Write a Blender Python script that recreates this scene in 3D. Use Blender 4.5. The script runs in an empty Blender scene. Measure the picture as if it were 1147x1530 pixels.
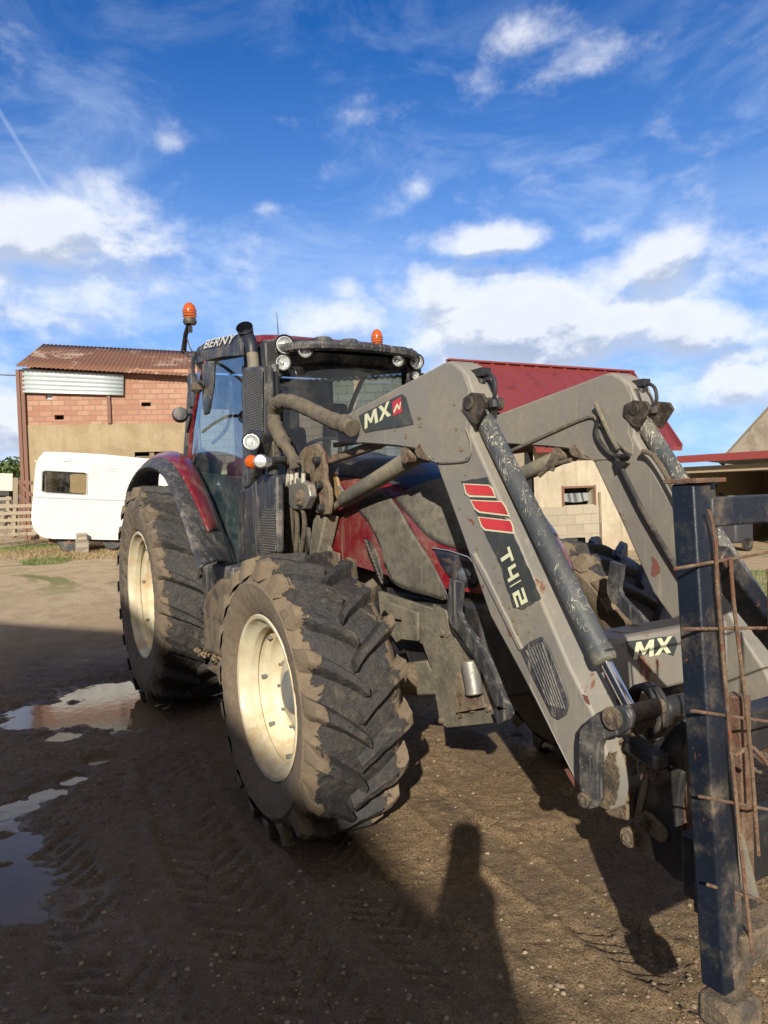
import bpy, bmesh, math, random
import numpy as np
from mathutils import Vector, Matrix
random.seed(7); rng = np.random.default_rng(5)
sc = bpy.context.scene; col = sc.collection
R = math.radians
# ------------------------------------------------------------------ camera
CAM = Vector((6.4625, -2.4677, 1.6743)); YAW, PIT, ROL, F = 2.6216, -.024, -.0353, 1094.3
W0, H0 = 1147, 1530
FW = Vector((math.cos(YAW)*math.cos(PIT), math.sin(YAW)*math.cos(PIT), math.sin(PIT)))
_r = Vector((math.sin(YAW), -math.cos(YAW), 0)); _u = _r.cross(FW)
RT = _r*math.cos(ROL)+_u*math.sin(ROL); UP = -_r*math.sin(ROL)+_u*math.cos(ROL)
cd = bpy.data.cameras.new('camera'); cam = bpy.data.objects.new('camera', cd); col.objects.link(cam); sc.camera = cam
m = Matrix((RT, UP, -FW)).transposed().to_4x4(); m.translation = CAM; cam.matrix_world = m
cd.sensor_fit = 'VERTICAL'; cd.sensor_height = 36; cd.lens = 36*F/H0; cd.clip_end = 3000; cd.clip_start = .05
def ray(u, v): return FW+RT*((u-W0/2)/F)+UP*((H0/2-v)/F)
def at(u, v, ax, val):                      # where the sight line of a measured point meets a plane of the place
    d = ray(u, v); return CAM+d*((val-CAM[ax])/d[ax])
def atd(u, v, D): return CAM+ray(u, v)*D
def atp(u, v, P0, n):
    d = ray(u, v); return CAM+d*((Vector(P0)-CAM).dot(n)/d.dot(n))
def G(u, v): return at(u, v, 2, 0)
# ------------------------------------------------------------------ materials
def nt(name):
    m = bpy.data.materials.new(name); m.use_nodes = True; t = m.node_tree; t.nodes.clear()
    o = t.nodes.new('ShaderNodeOutputMaterial'); return m, t, o
class N:
    def __init__(s, t): s.t = t
    def n(s, typ, **k):
        x = s.t.nodes.new(typ)
        for a, b in k.items():
            if a.startswith('i_'):
                key = a[2:]; key = int(key) if key.isdigit() else key.replace('_', ' ')
                s.set(x.inputs[key], b)
            else: setattr(x, a, b)
        return x
    def set(s, inp, b):
        if isinstance(b, bpy.types.NodeSocket): s.t.links.new(b, inp)
        else:
            if isinstance(b, tuple) and len(b) == 3 and inp.type == 'RGBA': b = b+(1,)
            inp.default_value = b
    def math(s, op, a, b=0., c=0., clamp=False):
        x = s.t.nodes.new('ShaderNodeMath'); x.operation = op; x.use_clamp = clamp
        s.set(x.inputs[0], a); s.set(x.inputs[1], b); s.set(x.inputs[2], c); return x.outputs[0]
    def mix(s, f, a, b, blend='MIX'):
        x = s.t.nodes.new('ShaderNodeMix'); x.data_type = 'RGBA'; x.blend_type = blend
        s.set(x.inputs[0], f); s.set(x.inputs[6], a); s.set(x.inputs[7], b); return x.outputs[2]
    def noise(s, vec, scale, detail=4, rough=.6, dist=0.):
        x = s.n('ShaderNodeTexNoise'); s.set(x.inputs['Vector'], vec); x.inputs['Scale'].default_value = scale
        x.inputs['Detail'].default_value = detail; x.inputs['Roughness'].default_value = rough; x.inputs['Distortion'].default_value = dist
        return x.outputs[0]
    def ramp(s, f, a, b, lo=0., hi=1., smooth=True):
        x = s.n('ShaderNodeMapRange'); x.interpolation_type = 'SMOOTHSTEP' if smooth else 'LINEAR'
        s.set(x.inputs[0], f); s.set(x.inputs[1], a); s.set(x.inputs[2], b); s.set(x.inputs[3], lo); s.set(x.inputs[4], hi); return x.outputs[0]
    def scalevec(s, vec, sc_):
        x = s.n('ShaderNodeMapping'); s.set(x.inputs[0], vec); x.inputs['Scale'].default_value = sc_; return x.outputs[0]
    def bump(s, h, st=.5, d=.01, nrm=None):
        x = s.n('ShaderNodeBump'); x.inputs['Strength'].default_value = st; x.inputs['Distance'].default_value = d; s.set(x.inputs['Height'], h)
        if nrm: s.set(x.inputs['Normal'], nrm)
        return x.outputs[0]
    def pri(s, col_, rough, metal=0., nrm=None, **k):
        x = s.n('ShaderNodeBsdfPrincipled'); s.set(x.inputs['Base Color'], col_); s.set(x.inputs['Roughness'], rough); s.set(x.inputs['Metallic'], metal)
        if nrm: s.set(x.inputs['Normal'], nrm)
        for a, b in k.items(): s.set(x.inputs[a.replace('_', ' ')], b)
        return x.outputs[0]
DUST = (.23, .185, .13); MUD = (.2, .145, .09)
def paint(name, base, dirt=DUST, amt=.4, scale=5., rough=.4, metal=0., speck=.5, streak=0., rust=0., rustcol=(.09, .035, .018), var=.15, coat=0., bmp=.15, scratch=0., upd=.15):
    """painted or bare surface with dust film, splashes, runs and rust"""
    m, t, o = nt(name); n = N(t)
    tc = n.n('ShaderNodeTexCoord').outputs['Object']
    n1 = n.noise(tc, scale, 6, .65); n2 = n.noise(tc, scale*9, 5, .7); n3 = n.noise(tc, scale*.6, 3, .5)
    sv = n.scalevec(tc, (22, 22, 1.2)); n4 = n.noise(sv, 1.5, 4, .6)
    b1 = n.mix(n.ramp(n3, .35, .65), tuple(c*(1-var) for c in base), tuple(min(1, c*(1+var)) for c in base))
    th = .5+(.5-amt)*.45
    d = n.ramp(n1, th-.16, th+.16)
    d = n.math('MULTIPLY', d, n.ramp(n2, .25, .62, .45, 1.))
    vo = n.n('ShaderNodeTexVoronoi'); n.set(vo.inputs['Vector'], tc); vo.inputs['Scale'].default_value = 55
    sp = n.math('MULTIPLY', n.ramp(vo.outputs['Distance'], .16, .28, 1., 0.), n.ramp(n1, .42, .6, 0., speck))
    d = n.math('MAXIMUM', d, sp)
    if streak: d = n.math('MAXIMUM', d, n.ramp(n4, .6-.2*streak, .78-.2*streak, 0., .8))
    geo = n.n('ShaderNodeNewGeometry'); sx = n.n('ShaderNodeSeparateXYZ'); n.set(sx.inputs[0], geo.outputs['Normal'])
    d = n.math('ADD', d, n.ramp(sx.outputs[2], .3, 1., 0., upd), clamp=True)
    dc = n.mix(n2, tuple(c*.6 for c in dirt), tuple(min(1, c*1.35) for c in dirt))
    d = n.math('MULTIPLY', d, min(1., .55+amt))
    c = n.mix(d, b1, dc); r = n.ramp(d, 0., .8, rough, .85)
    if scratch:
        wv = n.noise(n.scalevec(tc, (42, 42, 11)), 1., 2, .6, .6); wv = n.math('ABSOLUTE', n.math('SUBTRACT', wv, .5))
        sc_ = n.math('MULTIPLY', n.ramp(wv, .003, .013, 1., 0.), n.ramp(n1, .38, .5, 0., scratch)); c = n.mix(sc_, c, (.6, .56, .42))
    if rust:
        rn = n.noise(tc, scale*1.7, 8, .72, .4); rm = n.ramp(rn, .68-.28*rust, .72-.25*rust)
        c = n.mix(rm, c, n.mix(n2, rustcol, tuple(min(1, x*2.6) for x in rustcol))); r = n.math('MAXIMUM', r, n.math('MULTIPLY', rm, .85))
        metal = n.math('MULTIPLY', metal, n.math('SUBTRACT', 1., rm)) if metal else 0.
    h = n.math('ADD', n2, n.math('MULTIPLY', d, 1.2))
    k = dict(nrm=n.bump(h, bmp, .01))
    if coat: k['Coat_Weight'] = n.math('MULTIPLY', n.math('SUBTRACT', 1., d), coat)
    t.links.new(n.pri(c, r, metal, **k), o.inputs[0]); return m
def plain(name, c, rough=.5, metal=0., emit=None, **k):
    m, t, o = nt(name); n = N(t); tc = n.n('ShaderNodeTexCoord').outputs['Object']
    ns = n.noise(tc, 14, 4)
    cc = n.mix(ns, tuple(x*.8 for x in c), tuple(min(1, x*1.2) for x in c))
    t.links.new(n.pri(cc, rough, metal, **k), o.inputs[0]); return m
def glassmat(name, tint, gl=.0, dirt=.1):
    m, t, o = nt(name); n = N(t); tc = n.n('ShaderNodeTexCoord').outputs['Object']
    fr = n.n('ShaderNodeFresnel'); gg = n.n('ShaderNodeNewGeometry'); n.set(fr.inputs[0], n.ramp(gg.outputs['Backfacing'], 0., 1., 1.5, .6667, False))
    tr = n.n('ShaderNodeBsdfTransparent'); n.set(tr.inputs[0], tint)
    g = n.n('ShaderNodeBsdfGlossy'); g.inputs['Roughness'].default_value = .03; n.set(g.inputs[0], (.85, .93, 1.))
    f = n.math('ADD', n.math('MULTIPLY', fr.outputs[0], .62), gl, clamp=True)
    a = n.n('ShaderNodeMixShader'); n.set(a.inputs[0], f); t.links.new(tr.outputs[0], a.inputs[1]); t.links.new(g.outputs[0], a.inputs[2])
    df = n.n('ShaderNodeBsdfDiffuse'); n.set(df.inputs[0], (.35, .34, .3))
    dm = n.math('MULTIPLY', n.ramp(n.noise(tc, 3, 7, .7), .4, .75), dirt*2)
    b = n.n('ShaderNodeMixShader'); n.set(b.inputs[0], dm); t.links.new(a.outputs[0], b.inputs[1]); t.links.new(df.outputs[0], b.inputs[2])
    t.links.new(b.outputs[0], o.inputs[0]); return m
M = {}
M['grey'] = paint('loader_grey_paint', (.195, .182, .162), dirt=(.26, .225, .17), amt=.36, scale=2.6, rough=.55, speck=.45, rust=.12, streak=.35, var=.1, bmp=.1)
M['greylow'] = paint('loader_grey_worn', (.21, .195, .175), dirt=(.22, .17, .11), amt=.3, scale=3, rough=.5, speck=.4, rust=.3, var=.08, bmp=.1)
M['red'] = paint('tractor_dark_red_paint', (.15, .005, .012), dirt=(.2, .12, .085), amt=.34, scale=5, rough=.3, speck=.8, streak=.3, var=.1, coat=.6, bmp=.04, upd=.05)
M['dustpanel'] = paint('dusty_grille_panel', (.045, .042, .036), dirt=(.13, .115, .088), amt=.6, scale=2.5, rough=.7, speck=.2, streak=.55, bmp=.1)
M['blackgloss'] = paint('black_gloss_top', (.012, .014, .028), amt=.25, scale=4, rough=.34, speck=.4, coat=.15, bmp=.02, upd=.02)
M['black'] = paint('black_plastic', (.03, .032, .038), dirt=(.26, .23, .19), amt=.26, scale=6, rough=.5, speck=.8, streak=.35, bmp=.12, upd=.05)
M['dark'] = paint('dark_metal', (.02, .02, .022), amt=.22, scale=5, rough=.5, speck=.3, upd=.05)
M['muddy'] = paint('mud_caked_metal', (.045, .04, .036), dirt=MUD, amt=.6, scale=9, rough=.7, speck=.3, bmp=.6)
M['rusty'] = paint('rusty_brown_metal', (.13, .1, .075), dirt=(.22, .165, .105), amt=.55, scale=15, rough=.6, rust=.55, rustcol=(.055, .027, .016), bmp=.5)
M['frame'] = paint('dusty_chassis_grey', (.085, .08, .068), dirt=(.2, .17, .12), amt=.58, scale=7, rough=.7, speck=.5, streak=.45, rust=.15, bmp=.3)
M['bluepost'] = paint('navy_blue_painted_steel', (.008, .0125, .023), dirt=(.2, .16, .11), amt=.24, scale=7, rough=.42, speck=.35, rust=.28, bmp=.2, upd=.2)
M['cyl'] = paint('cylinder_dark_paint', (.045, .052, .06), dirt=(.25, .22, .15), amt=.3, scale=5, rough=.45, speck=.3, scratch=0., bmp=.15)
M['cylscr'] = paint('scratched_cylinder_paint', (.055, .061, .066), dirt=(.22, .19, .14), amt=.3, scale=5, rough=.45, scratch=1., bmp=.2)
M['cyldust'] = paint('dusty_cylinder', (.12, .115, .1), dirt=(.26, .22, .15), amt=.6, scale=5, rough=.7, streak=.3, bmp=.15)
M['chrome'] = plain('chrome_rod', (.75, .75, .78), .12, 1.)
M['steel'] = paint('bare_steel', (.3, .29, .27), amt=.35, scale=8, rough=.4, metal=.6, rust=.2)
M['rim'] = paint('cream_rim_paint', (.56, .52, .38), dirt=(.4, .26, .12), amt=.42, scale=4.5, rough=.45, speck=.3, rust=.2, rustcol=(.25, .09, .03), bmp=.06, upd=0.)
M['hose'] = paint('dusty_hose_sleeve', (.07, .06, .05), dirt=(.17, .135, .095), amt=.6, scale=16, rough=.85, bmp=.6)
M['lens'] = paint('silvered_lamp_lens', (.62, .64, .64), amt=.2, scale=20, rough=.3, metal=.6, speck=.3, bmp=.25, upd=0.)
M['projector'] = plain('projector_lens', (.16, .17, .19), .06, .5)
M['grease'] = paint('greasy_dark_steel', (.035, .027, .021), dirt=(.16, .12, .08), amt=.35, scale=14, rough=.5, bmp=.4, upd=.1)
M['amber'] = plain('amber_lens', (.6, .11, .015), .2, Transmission_Weight=.3)
M['white'] = plain('cream_lettering', (.62, .62, .42), .6)
M['whitel'] = plain('white_lettering', (.62, .6, .56), .6)
M['decal'] = paint('dark_sticker', (.04, .045, .045), amt=.15, scale=6, rough=.55, speck=.2, bmp=.04)
M['decalred'] = paint('red_sticker', (.5, .035, .04), amt=.12, scale=8, rough=.5, speck=.2, bmp=.03)
M['rodrust'] = paint('rusty_rebar', (.1, .06, .04), dirt=(.25, .17, .11), amt=.5, scale=20, rough=.85, rust=.6, bmp=.5)
M['glassS'] = glassmat('side_window_glass', (.5, .7, .84), .2, .1)
M['glassF'] = glassmat('windscreen_glass', (.44, .46, .52), .05, .05)
M['interior'] = plain('cab_interior_plastic', (.035, .045, .06), .6)
M['seat'] = plain('cab_seat_fabric', (.02, .028, .045), .8)
M['doorgreen'] = paint('door_inner_panel', (.07, .1, .09), amt=.3, scale=5, rough=.5, speck=.3)
# tyre
def tyremat(name, wh, r0, R1, side_amt, tread_amt):
    m, t, o = nt(name); n = N(t); tc = n.n('ShaderNodeTexCoord').outputs['Object']
    sx = n.n('ShaderNodeSeparateXYZ'); n.set(sx.inputs[0], tc)
    ay = n.math('ABSOLUTE', sx.outputs[1])
    r = n.math('SQRT', n.math('ADD', n.math('POWER', n.math('ABSOLUTE', sx.outputs[0]), 2.), n.math('POWER', n.math('ABSOLUTE', sx.outputs[2]), 2.)))
    nb = n.noise(tc, 5, 7, .7, .3); nf = n.noise(tc, 38, 6, .75); nm = n.noise(tc, 14, 5, .65, .6)
    edge = n.math('ADD', ay, n.math('ADD', n.math('MULTIPLY', n.math('SUBTRACT', nm, .5), .16), n.math('MULTIPLY', n.math('SUBTRACT', nb, .5), .12)))
    side = n.ramp(edge, wh-.05, wh-.02)
    amt = n.ramp(side, 0., 1., tread_amt, side_amt, False)
    th = n.math('SUBTRACT', .95, n.math('MULTIPLY', amt, .9))
    mud = n.ramp(n.math('ADD', n.math('MULTIPLY', nb, .55), n.math('MULTIPLY', nm, .45)), n.math('SUBTRACT', th, .13), n.math('ADD', th, .13))
    dust = n.math('MULTIPLY', n.ramp(nf, .3, .75), n.ramp(nb, .35, .6, .1, .42))
    mud = n.math('MAXIMUM', mud, dust)
    mc = n.mix(nf, (.085, .066, .047), (.26, .195, .128)); mc = n.mix(n.ramp(nb, .35, .65, 0., .75), mc, (.13, .098, .066))
    rub = n.mix(nm, (.012, .013, .016), (.035, .037, .042))
    c = n.mix(mud, rub, mc)
    h = n.math('ADD', n.math('MULTIPLY', nf, .5), n.math('ADD', n.math('MULTIPLY', mud, .6), n.math('MULTIPLY', nm, .5)))
    t.links.new(n.pri(c, n.ramp(mud, 0., .7, .42, .92), 0., nrm=n.bump(h, .75, .02)), o.inputs[0]); return m
# ------------------------------------------------------------------ mesh helpers
LOC = {}
def tag(o, label=None, cat=None, group=None, kind=None):
    for k, v in (('label', label), ('category', cat), ('group', group), ('kind', kind)):
        if v: o[k] = v
    return o
def empty(name, loc, label, cat, group=None):
    o = bpy.data.objects.new(name, None); col.objects.link(o); o.location = loc; o.empty_display_size = .2; LOC[o.name] = Vector(loc)
    return tag(o, label, cat, group)
class MB:
    def __init__(s): s.v = []; s.f = []
    def add(s, vs, fs):
        b = len(s.v); s.v += [Vector(p) for p in vs]; s.f += [[b+i for i in f] for f in fs]; return s
    def box(s, c, size, rot=None):
        c = Vector(c); h = [x/2 for x in size]
        P = [Vector((x*h[0], y*h[1], z*h[2])) for x in (-1, 1) for y in (-1, 1) for z in (-1, 1)]
        if rot is not None: P = [rot @ p for p in P]
        return s.add([c+p for p in P], [(0, 1, 3, 2), (4, 6, 7, 5), (0, 4, 5, 1), (2, 3, 7, 6), (0, 2, 6, 4), (1, 5, 7, 3)])
    def b2(s, a, b):
        a = Vector(a); b = Vector(b); return s.box((a+b)/2, [abs(x) for x in (b-a)])
    def beam(s, p, q, w, h, up=(0, 0, 1)):
        p = Vector(p); q = Vector(q); d = (q-p); L = d.length; d.normalize(); sd = d.cross(Vector(up)).normalized(); u = sd.cross(d)
        rot = Matrix((d, sd, u)).transposed(); return s.box((p+q)/2, (L, w, h), rot)
    def prism(s, P, off):                  # P: list of 3D points (planar), off: extrusion vector
        off = Vector(off); k = len(P); P = [Vector(p) for p in P]
        nrm = Vector((0, 0, 0))
        for i in range(k): nrm += P[i].cross(P[(i+1) % k])
        if nrm.dot(off) > 0: P = P[::-1]
        return s.add(P+[p+off for p in P], [list(range(k)), [k+i for i in range(k)][::-1]]+[[i, k+i, k+(i+1) % k, (i+1) % k][::-1][::-1] for i in range(k)])
    def tube(s, pts, r, seg=10, cap=True):
        pts = [Vector(p) for p in pts]; n = len(pts); rs = r if isinstance(r, (list, tuple)) else [r]*n
        b = len(s.v); pu = None
        for i, p in enumerate(pts):
            d = (pts[min(i+1, n-1)]-pts[max(i-1, 0)]).normalized()
            if pu is None: pu = d.orthogonal().normalized()
            pu = (pu-d*pu.dot(d)).normalized(); w = d.cross(pu)
            for k in range(seg):
                a = 2*math.pi*k/seg; s.v.append(p+(pu*math.cos(a)+w*math.sin(a))*rs[i])
        for i in range(n-1):
            for k in range(seg):
                s.f.append([b+i*seg+k, b+i*seg+(k+1) % seg, b+(i+1)*seg+(k+1) % seg, b+(i+1)*seg+k])
        if cap: s.f.append([b+k for k in range(seg)][::-1]); s.f.append([b+(n-1)*seg+k for k in range(seg)])
        return s
    def cyl(s, p, q, r, r2=None, seg=24): return s.tube([p, q], [r, r if r2 is None else r2], seg)
    def lathe(s, prof, c=(0, 0, 0), axis=(0, -1, 0), seg=64, cap=False):   # prof: (distance along axis, radius)
        a = Vector(axis).normalized(); c = Vector(c); e = a.orthogonal().normalized(); g = a.cross(e); b = len(s.v)
        for (h, r) in prof:
            for k in range(seg):
                t = 2*math.pi*k/seg; s.v.append(c+a*h+(e*math.cos(t)+g*math.sin(t))*r)
        for i in range(len(prof)-1):
            for k in range(seg): s.f.append([b+i*seg+k, b+i*seg+(k+1) % seg, b+(i+1)*seg+(k+1) % seg, b+(i+1)*seg+k])
        if cap: s.f.append([b+k for k in range(seg)][::-1]); s.f.append([b+(len(prof)-1)*seg+k for k in range(seg)])
        return s
    def jitter(s, a):
        for p in s.v: p += Vector((random.uniform(-a, a), random.uniform(-a, a), random.uniform(-a, a)))
        return s
    def build(s, name, mat, parent=None, origin=None, bevel=0., smooth=True, ang=35, solid=0., fixn=True, seg=2, sub=0, disp=0., dsc=.1):
        me = bpy.data.meshes.new(name)
        pw = LOC[parent.name] if parent else Vector((0, 0, 0))
        og = Vector(origin) if origin is not None else pw
        me.from_pydata([tuple(p-og) for p in s.v], [], s.f); me.validate(); me.update()
        bm = bmesh.new(); bm.from_mesh(me)
        if fixn: bmesh.ops.recalc_face_normals(bm, faces=bm.faces)
        bm.to_mesh(me); bm.free()
        if smooth:
            me.shade_smooth(); me.set_sharp_from_angle(angle=R(ang))
        me.materials.append(mat)
        o = bpy.data.objects.new(name, me); col.objects.link(o)
        if parent: o.parent = parent
        o.location = og-pw; LOC[o.name] = og
        if solid: x = o.modifiers.new('s', 'SOLIDIFY'); x.thickness = solid; x.offset = 0
        if bevel: x = o.modifiers.new('b', 'BEVEL'); x.width = bevel; x.segments = seg; x.limit_method = 'ANGLE'; x.angle_limit = R(40); x.harden_normals = False
        if sub: x = o.modifiers.new('u', 'SUBSURF'); x.levels = sub; x.render_levels = sub
        if disp:
            tx = bpy.data.textures.new('lump', 'CLOUDS'); tx.noise_scale = dsc; tx.noise_depth = 3
            x = o.modifiers.new('d', 'DISPLACE'); x.texture = tx; x.strength = disp; x.mid_level = .5
        return o
def smoothpath(P, n=6):
    P = [Vector(p) for p in P]; out = []
    for i in range(len(P)-1):
        p0, p1, p2, p3 = P[max(i-1, 0)], P[i], P[i+1], P[min(i+2, len(P)-1)]
        for k in range(n):
            t = k/n; out.append(.5*((2*p1)+(p2-p0)*t+(2*p0-5*p1+4*p2-p3)*t*t+(3*p1-p0-3*p2+p3)*t**3))
    out.append(P[-1]); return out
def Y(pts, y): return [at(u, v, 1, y) for u, v in pts]
def z2(pts): return [(480+x*.3487, 520+y*.3487) for x, y in pts]
def z6(pts): return [(747+x*.3487, 900+y*.3487) for x, y in pts]
def z3(pts): return [(747+x*.3487, 520+y*.3487) for x, y in pts]
def z8(pts): return [(500+x*.2616, 780+y*.2616) for x, y in pts]
def z1(pts): return [(250+x*.3487, 440+y*.3487) for x, y in pts]
def z4(pts): return [(150+x*.3487, 660+y*.3487) for x, y in pts]
def mir(pts): return [Vector((p[0], -p[1], p[2])) for p in pts]
def textmesh(body, origin, ux, uy, name, mat, parent, bold=.02, depth=.0015, width=None, shear=0.):
    """raised lettering: origin, ux (advance direction, length 1 = 1 em), uy (letter height vector)"""
    cu = bpy.data.curves.new('t', 'FONT'); cu.body = body; cu.offset = bold; cu.size = 1.; cu.shear = shear; cu.extrude = 0
    to = bpy.data.objects.new('t', cu); col.objects.link(to); bpy.context.view_layer.update()
    me = bpy.data.meshes.new_from_object(to.evaluated_get(bpy.context.evaluated_depsgraph_get()))
    bpy.data.objects.remove(to)
    xs = [v.co.x for v in me.vertices]; ys = [v.co.y for v in me.vertices]
    x0, x1, y0, y1 = min(xs), max(xs), min(ys), max(ys)
    ux = Vector(ux); uy = Vector(uy); nn = ux.cross(uy).normalized(); og = Vector(origin)
    V = [og+ux*((v.co.x-x0)/(x1-x0))+uy*((v.co.y-y0)/(y1-y0))+nn*depth for v in me.vertices]
    mb = MB(); mb.add(V, [list(p.vertices) for p in me.polygons])
    o = mb.build(name, mat, parent, smooth=False, fixn=False); bpy.data.meshes.remove(me); return o
GL_M = [(0, 0), (.07, 1), (.3, 1), (.5, .5), (.7, 1), (.93, 1), (1, 0), (.78, 0), (.74, .62), (.56, .2), (.44, .2), (.26, .62), (.22, 0)]
GL_X = [(0, 0), (.36, .5), (.04, 1), (.31, 1), (.5, .68), (.69, 1), (.96, 1), (.64, .5), (1, 0), (.72, 0), (.5, .33), (.28, 0)]
def glyphs(origin, ux, uy, name, mat, parent, depth=.0015):
    from mathutils.geometry import tessellate_polygon as tp
    nn = Vector(ux).cross(Vector(uy)).normalized(); mb = MB()
    for gl, x0, wd in ((GL_M, 0, .53), (GL_X, .55, .45)):
        mb.add([Vector(origin)+Vector(ux)*(x0+p[0]*wd)+Vector(uy)*p[1]+nn*depth for p in gl], [list(t_) for t_ in tp([[Vector((p[0], p[1], 0)) for p in gl]])])
    return mb.build(name, mat, parent, smooth=False, fixn=False)
# ------------------------------------------------------------------ world, sun
SUN_EL, SUN_AZ = R(24), R(144.7)            # SUN_AZ: way the shadows run
w = bpy.data.worlds.new('World'); sc.world = w; w.use_nodes = True; t = w.node_tree; t.nodes.clear(); n = N(t)
wo = n.n('ShaderNodeOutputWorld'); bg = n.n('ShaderNodeBackground'); bg.inputs[1].default_value = .1
sky = n.n('ShaderNodeTexSky'); sky.sky_type = 'NISHITA'; sky.sun_disc = False; sky.sun_elevation = SUN_EL
sd = Vector((-math.cos(SUN_AZ)*math.cos(SUN_EL), -math.sin(SUN_AZ)*math.cos(SUN_EL), math.sin(SUN_EL)))
sky.sun_rotation = math.atan2(sd.x, sd.y); sky.air_density = 1.; sky.dust_density = .3; sky.ozone_density = 2.5; sky.altitude = 200
tc = n.n('ShaderNodeTexCoord').outputs['Generated']
nrm = n.n('ShaderNodeVectorMath', operation='NORMALIZE'); n.set(nrm.inputs[0], tc); dv = nrm.outputs[0]
sp = n.n('ShaderNodeSeparateXYZ'); n.set(sp.inputs[0], dv)
skyc = n.mix(1., sky.outputs[0], (.4, .62, 1.0), 'MULTIPLY')
hs = n.n('ShaderNodeHueSaturation'); hs.inputs['Saturation'].default_value = 1.12; n.set(hs.inputs['Color'], skyc)
skyc = hs.outputs[0]
skyc = n.mix(n.ramp(sp.outputs[2], .62, .0, 0., .62), skyc, (3.1, 4.9, 7.9))
def dirn(u, v): return ray(u, v).normalized()
# cloud banks: direction, angular width, height (radians), strength
CL = [((60, 340), .16, .05, 1.), ((150, 360), .1, .035, .8), ((20, 440), .13, .05, .55), ((760, 480), .16, .065, 1.05), ((660, 445), .08, .045, .9), ((880, 500), .16, .05, 1.), ((1000, 500), .1, .045, .9),
      ((980, 395), .1, .045, .8), ((740, 360), .09, .022, .8), ((885, 350), .04, .02, .7), ((1100, 390), .1, .05, .7), ((1120, 565), .12, .04, .8), ((780, 55), .05, .03, .36), ((850, 95), .1, .022, .36),
      ((248, 210), .026, .018, .3), ((515, 430), .03, .022, .6), ((395, 312), .04, .012, .32), ((500, 248), .022, .012, .28), ((625, 283), .018, .012, .28), ((480, 480), .16, .04, .6), ((0, 630), .1, .05, .8),
      ((300, 400), .12, .05, .35), ((1000, 200), .3, .05, .08)]
def bank(vec):
    acc = None
    for (uv, a, b, s) in CL:
        c = dirn(*uv); e = Vector((c.y, -c.x, 0)).normalized(); g = e.cross(c)
        df = n.n('ShaderNodeVectorMath', operation='SUBTRACT'); n.set(df.inputs[0], vec); df.inputs[1].default_value = c
        d1 = n.n('ShaderNodeVectorMath', operation='DOT_PRODUCT'); n.set(d1.inputs[0], df.outputs[0]); d1.inputs[1].default_value = e/a
        d2 = n.n('ShaderNodeVectorMath', operation='DOT_PRODUCT'); n.set(d2.inputs[0], df.outputs[0]); d2.inputs[1].default_value = g/b
        q = n.math('ADD', n.math('MULTIPLY', d1.outputs['Value'], d1.outputs['Value']), n.math('MULTIPLY', d2.outputs['Value'], d2.outputs['Value']))
        q = n.math('MULTIPLY', n.math('POWER', 2.718, n.math('MULTIPLY', q, -1.)), s)
        acc = q if acc is None else n.math('MAXIMUM', acc, q)
    return acc
def density(vec):
    cv = n.scalevec(vec, (1, 1, 1.5)); f = n.noise(cv, 8.5, 11, .6, .1)
    return n.math('ADD', n.math('MULTIPLY', bank(vec), .74), n.math('MULTIPLY', n.math('SUBTRACT', f, .5), 1.35)), f
dens, f1 = density(dv)
upv = n.n('ShaderNodeVectorMath', operation='ADD'); n.set(upv.inputs[0], dv); upv.inputs[1].default_value = (0, 0, .028)
dens2, f2 = density(upv.outputs[0])
cm = n.ramp(dens, .1, .62)
lit = n.ramp(n.math('SUBTRACT', dens, dens2), -.17, .1)
body = n.ramp(dens, .3, .8)
cc = n.mix(n.math('ADD', n.math('MULTIPLY', lit, .8), n.math('MULTIPLY', n.math('SUBTRACT', 1., body), .25), clamp=True), (3.3, 3.9, 5.1), (7.3, 7.5, 7.9))
# thin cirrus veil and low pale haze
ci = n.noise(n.scalevec(dv, (2.2, 3.2, 7)), 1.5, 9, .64, .6); cim = n.ramp(ci, .44, .78, 0., .4)
cim = n.math('MULTIPLY', cim, n.ramp(sp.outputs[2], .65, .3, .35, 1.))
cim = n.math('MAXIMUM', cim, n.math('MULTIPLY', n.ramp(sp.outputs[2], .42, .12, 0., .62), n.ramp(n.noise(n.scalevec(dv, (1, 1, 2.5)), 4, 8, .65), .38, .66)))
k = n.mix(cim, skyc, (6.2, 7.2, 8.8)); k = n.mix(n.math('MULTIPLY', cm, .92), k, cc)
# contrail over the barn
ca, cb = dirn(-30, 120), dirn(92, 318); cn = ca.cross(cb).normalized(); cmid = (ca+cb).normalized()
d3 = n.n('ShaderNodeVectorMath', operation='DOT_PRODUCT'); n.set(d3.inputs[0], dv); d3.inputs[1].default_value = cn
d4 = n.n('ShaderNodeVectorMath', operation='DOT_PRODUCT'); n.set(d4.inputs[0], dv); d4.inputs[1].default_value = cmid
tr_ = n.math('MULTIPLY', n.ramp(n.math('ABSOLUTE', d3.outputs['Value']), .0006, .004, .16, 0.), n.ramp(d4.outputs['Value'], ca.dot(cmid)-.004, ca.dot(cmid)+.002))
k = n.mix(tr_, k, (6.5, 7.4, 8.8))
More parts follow.
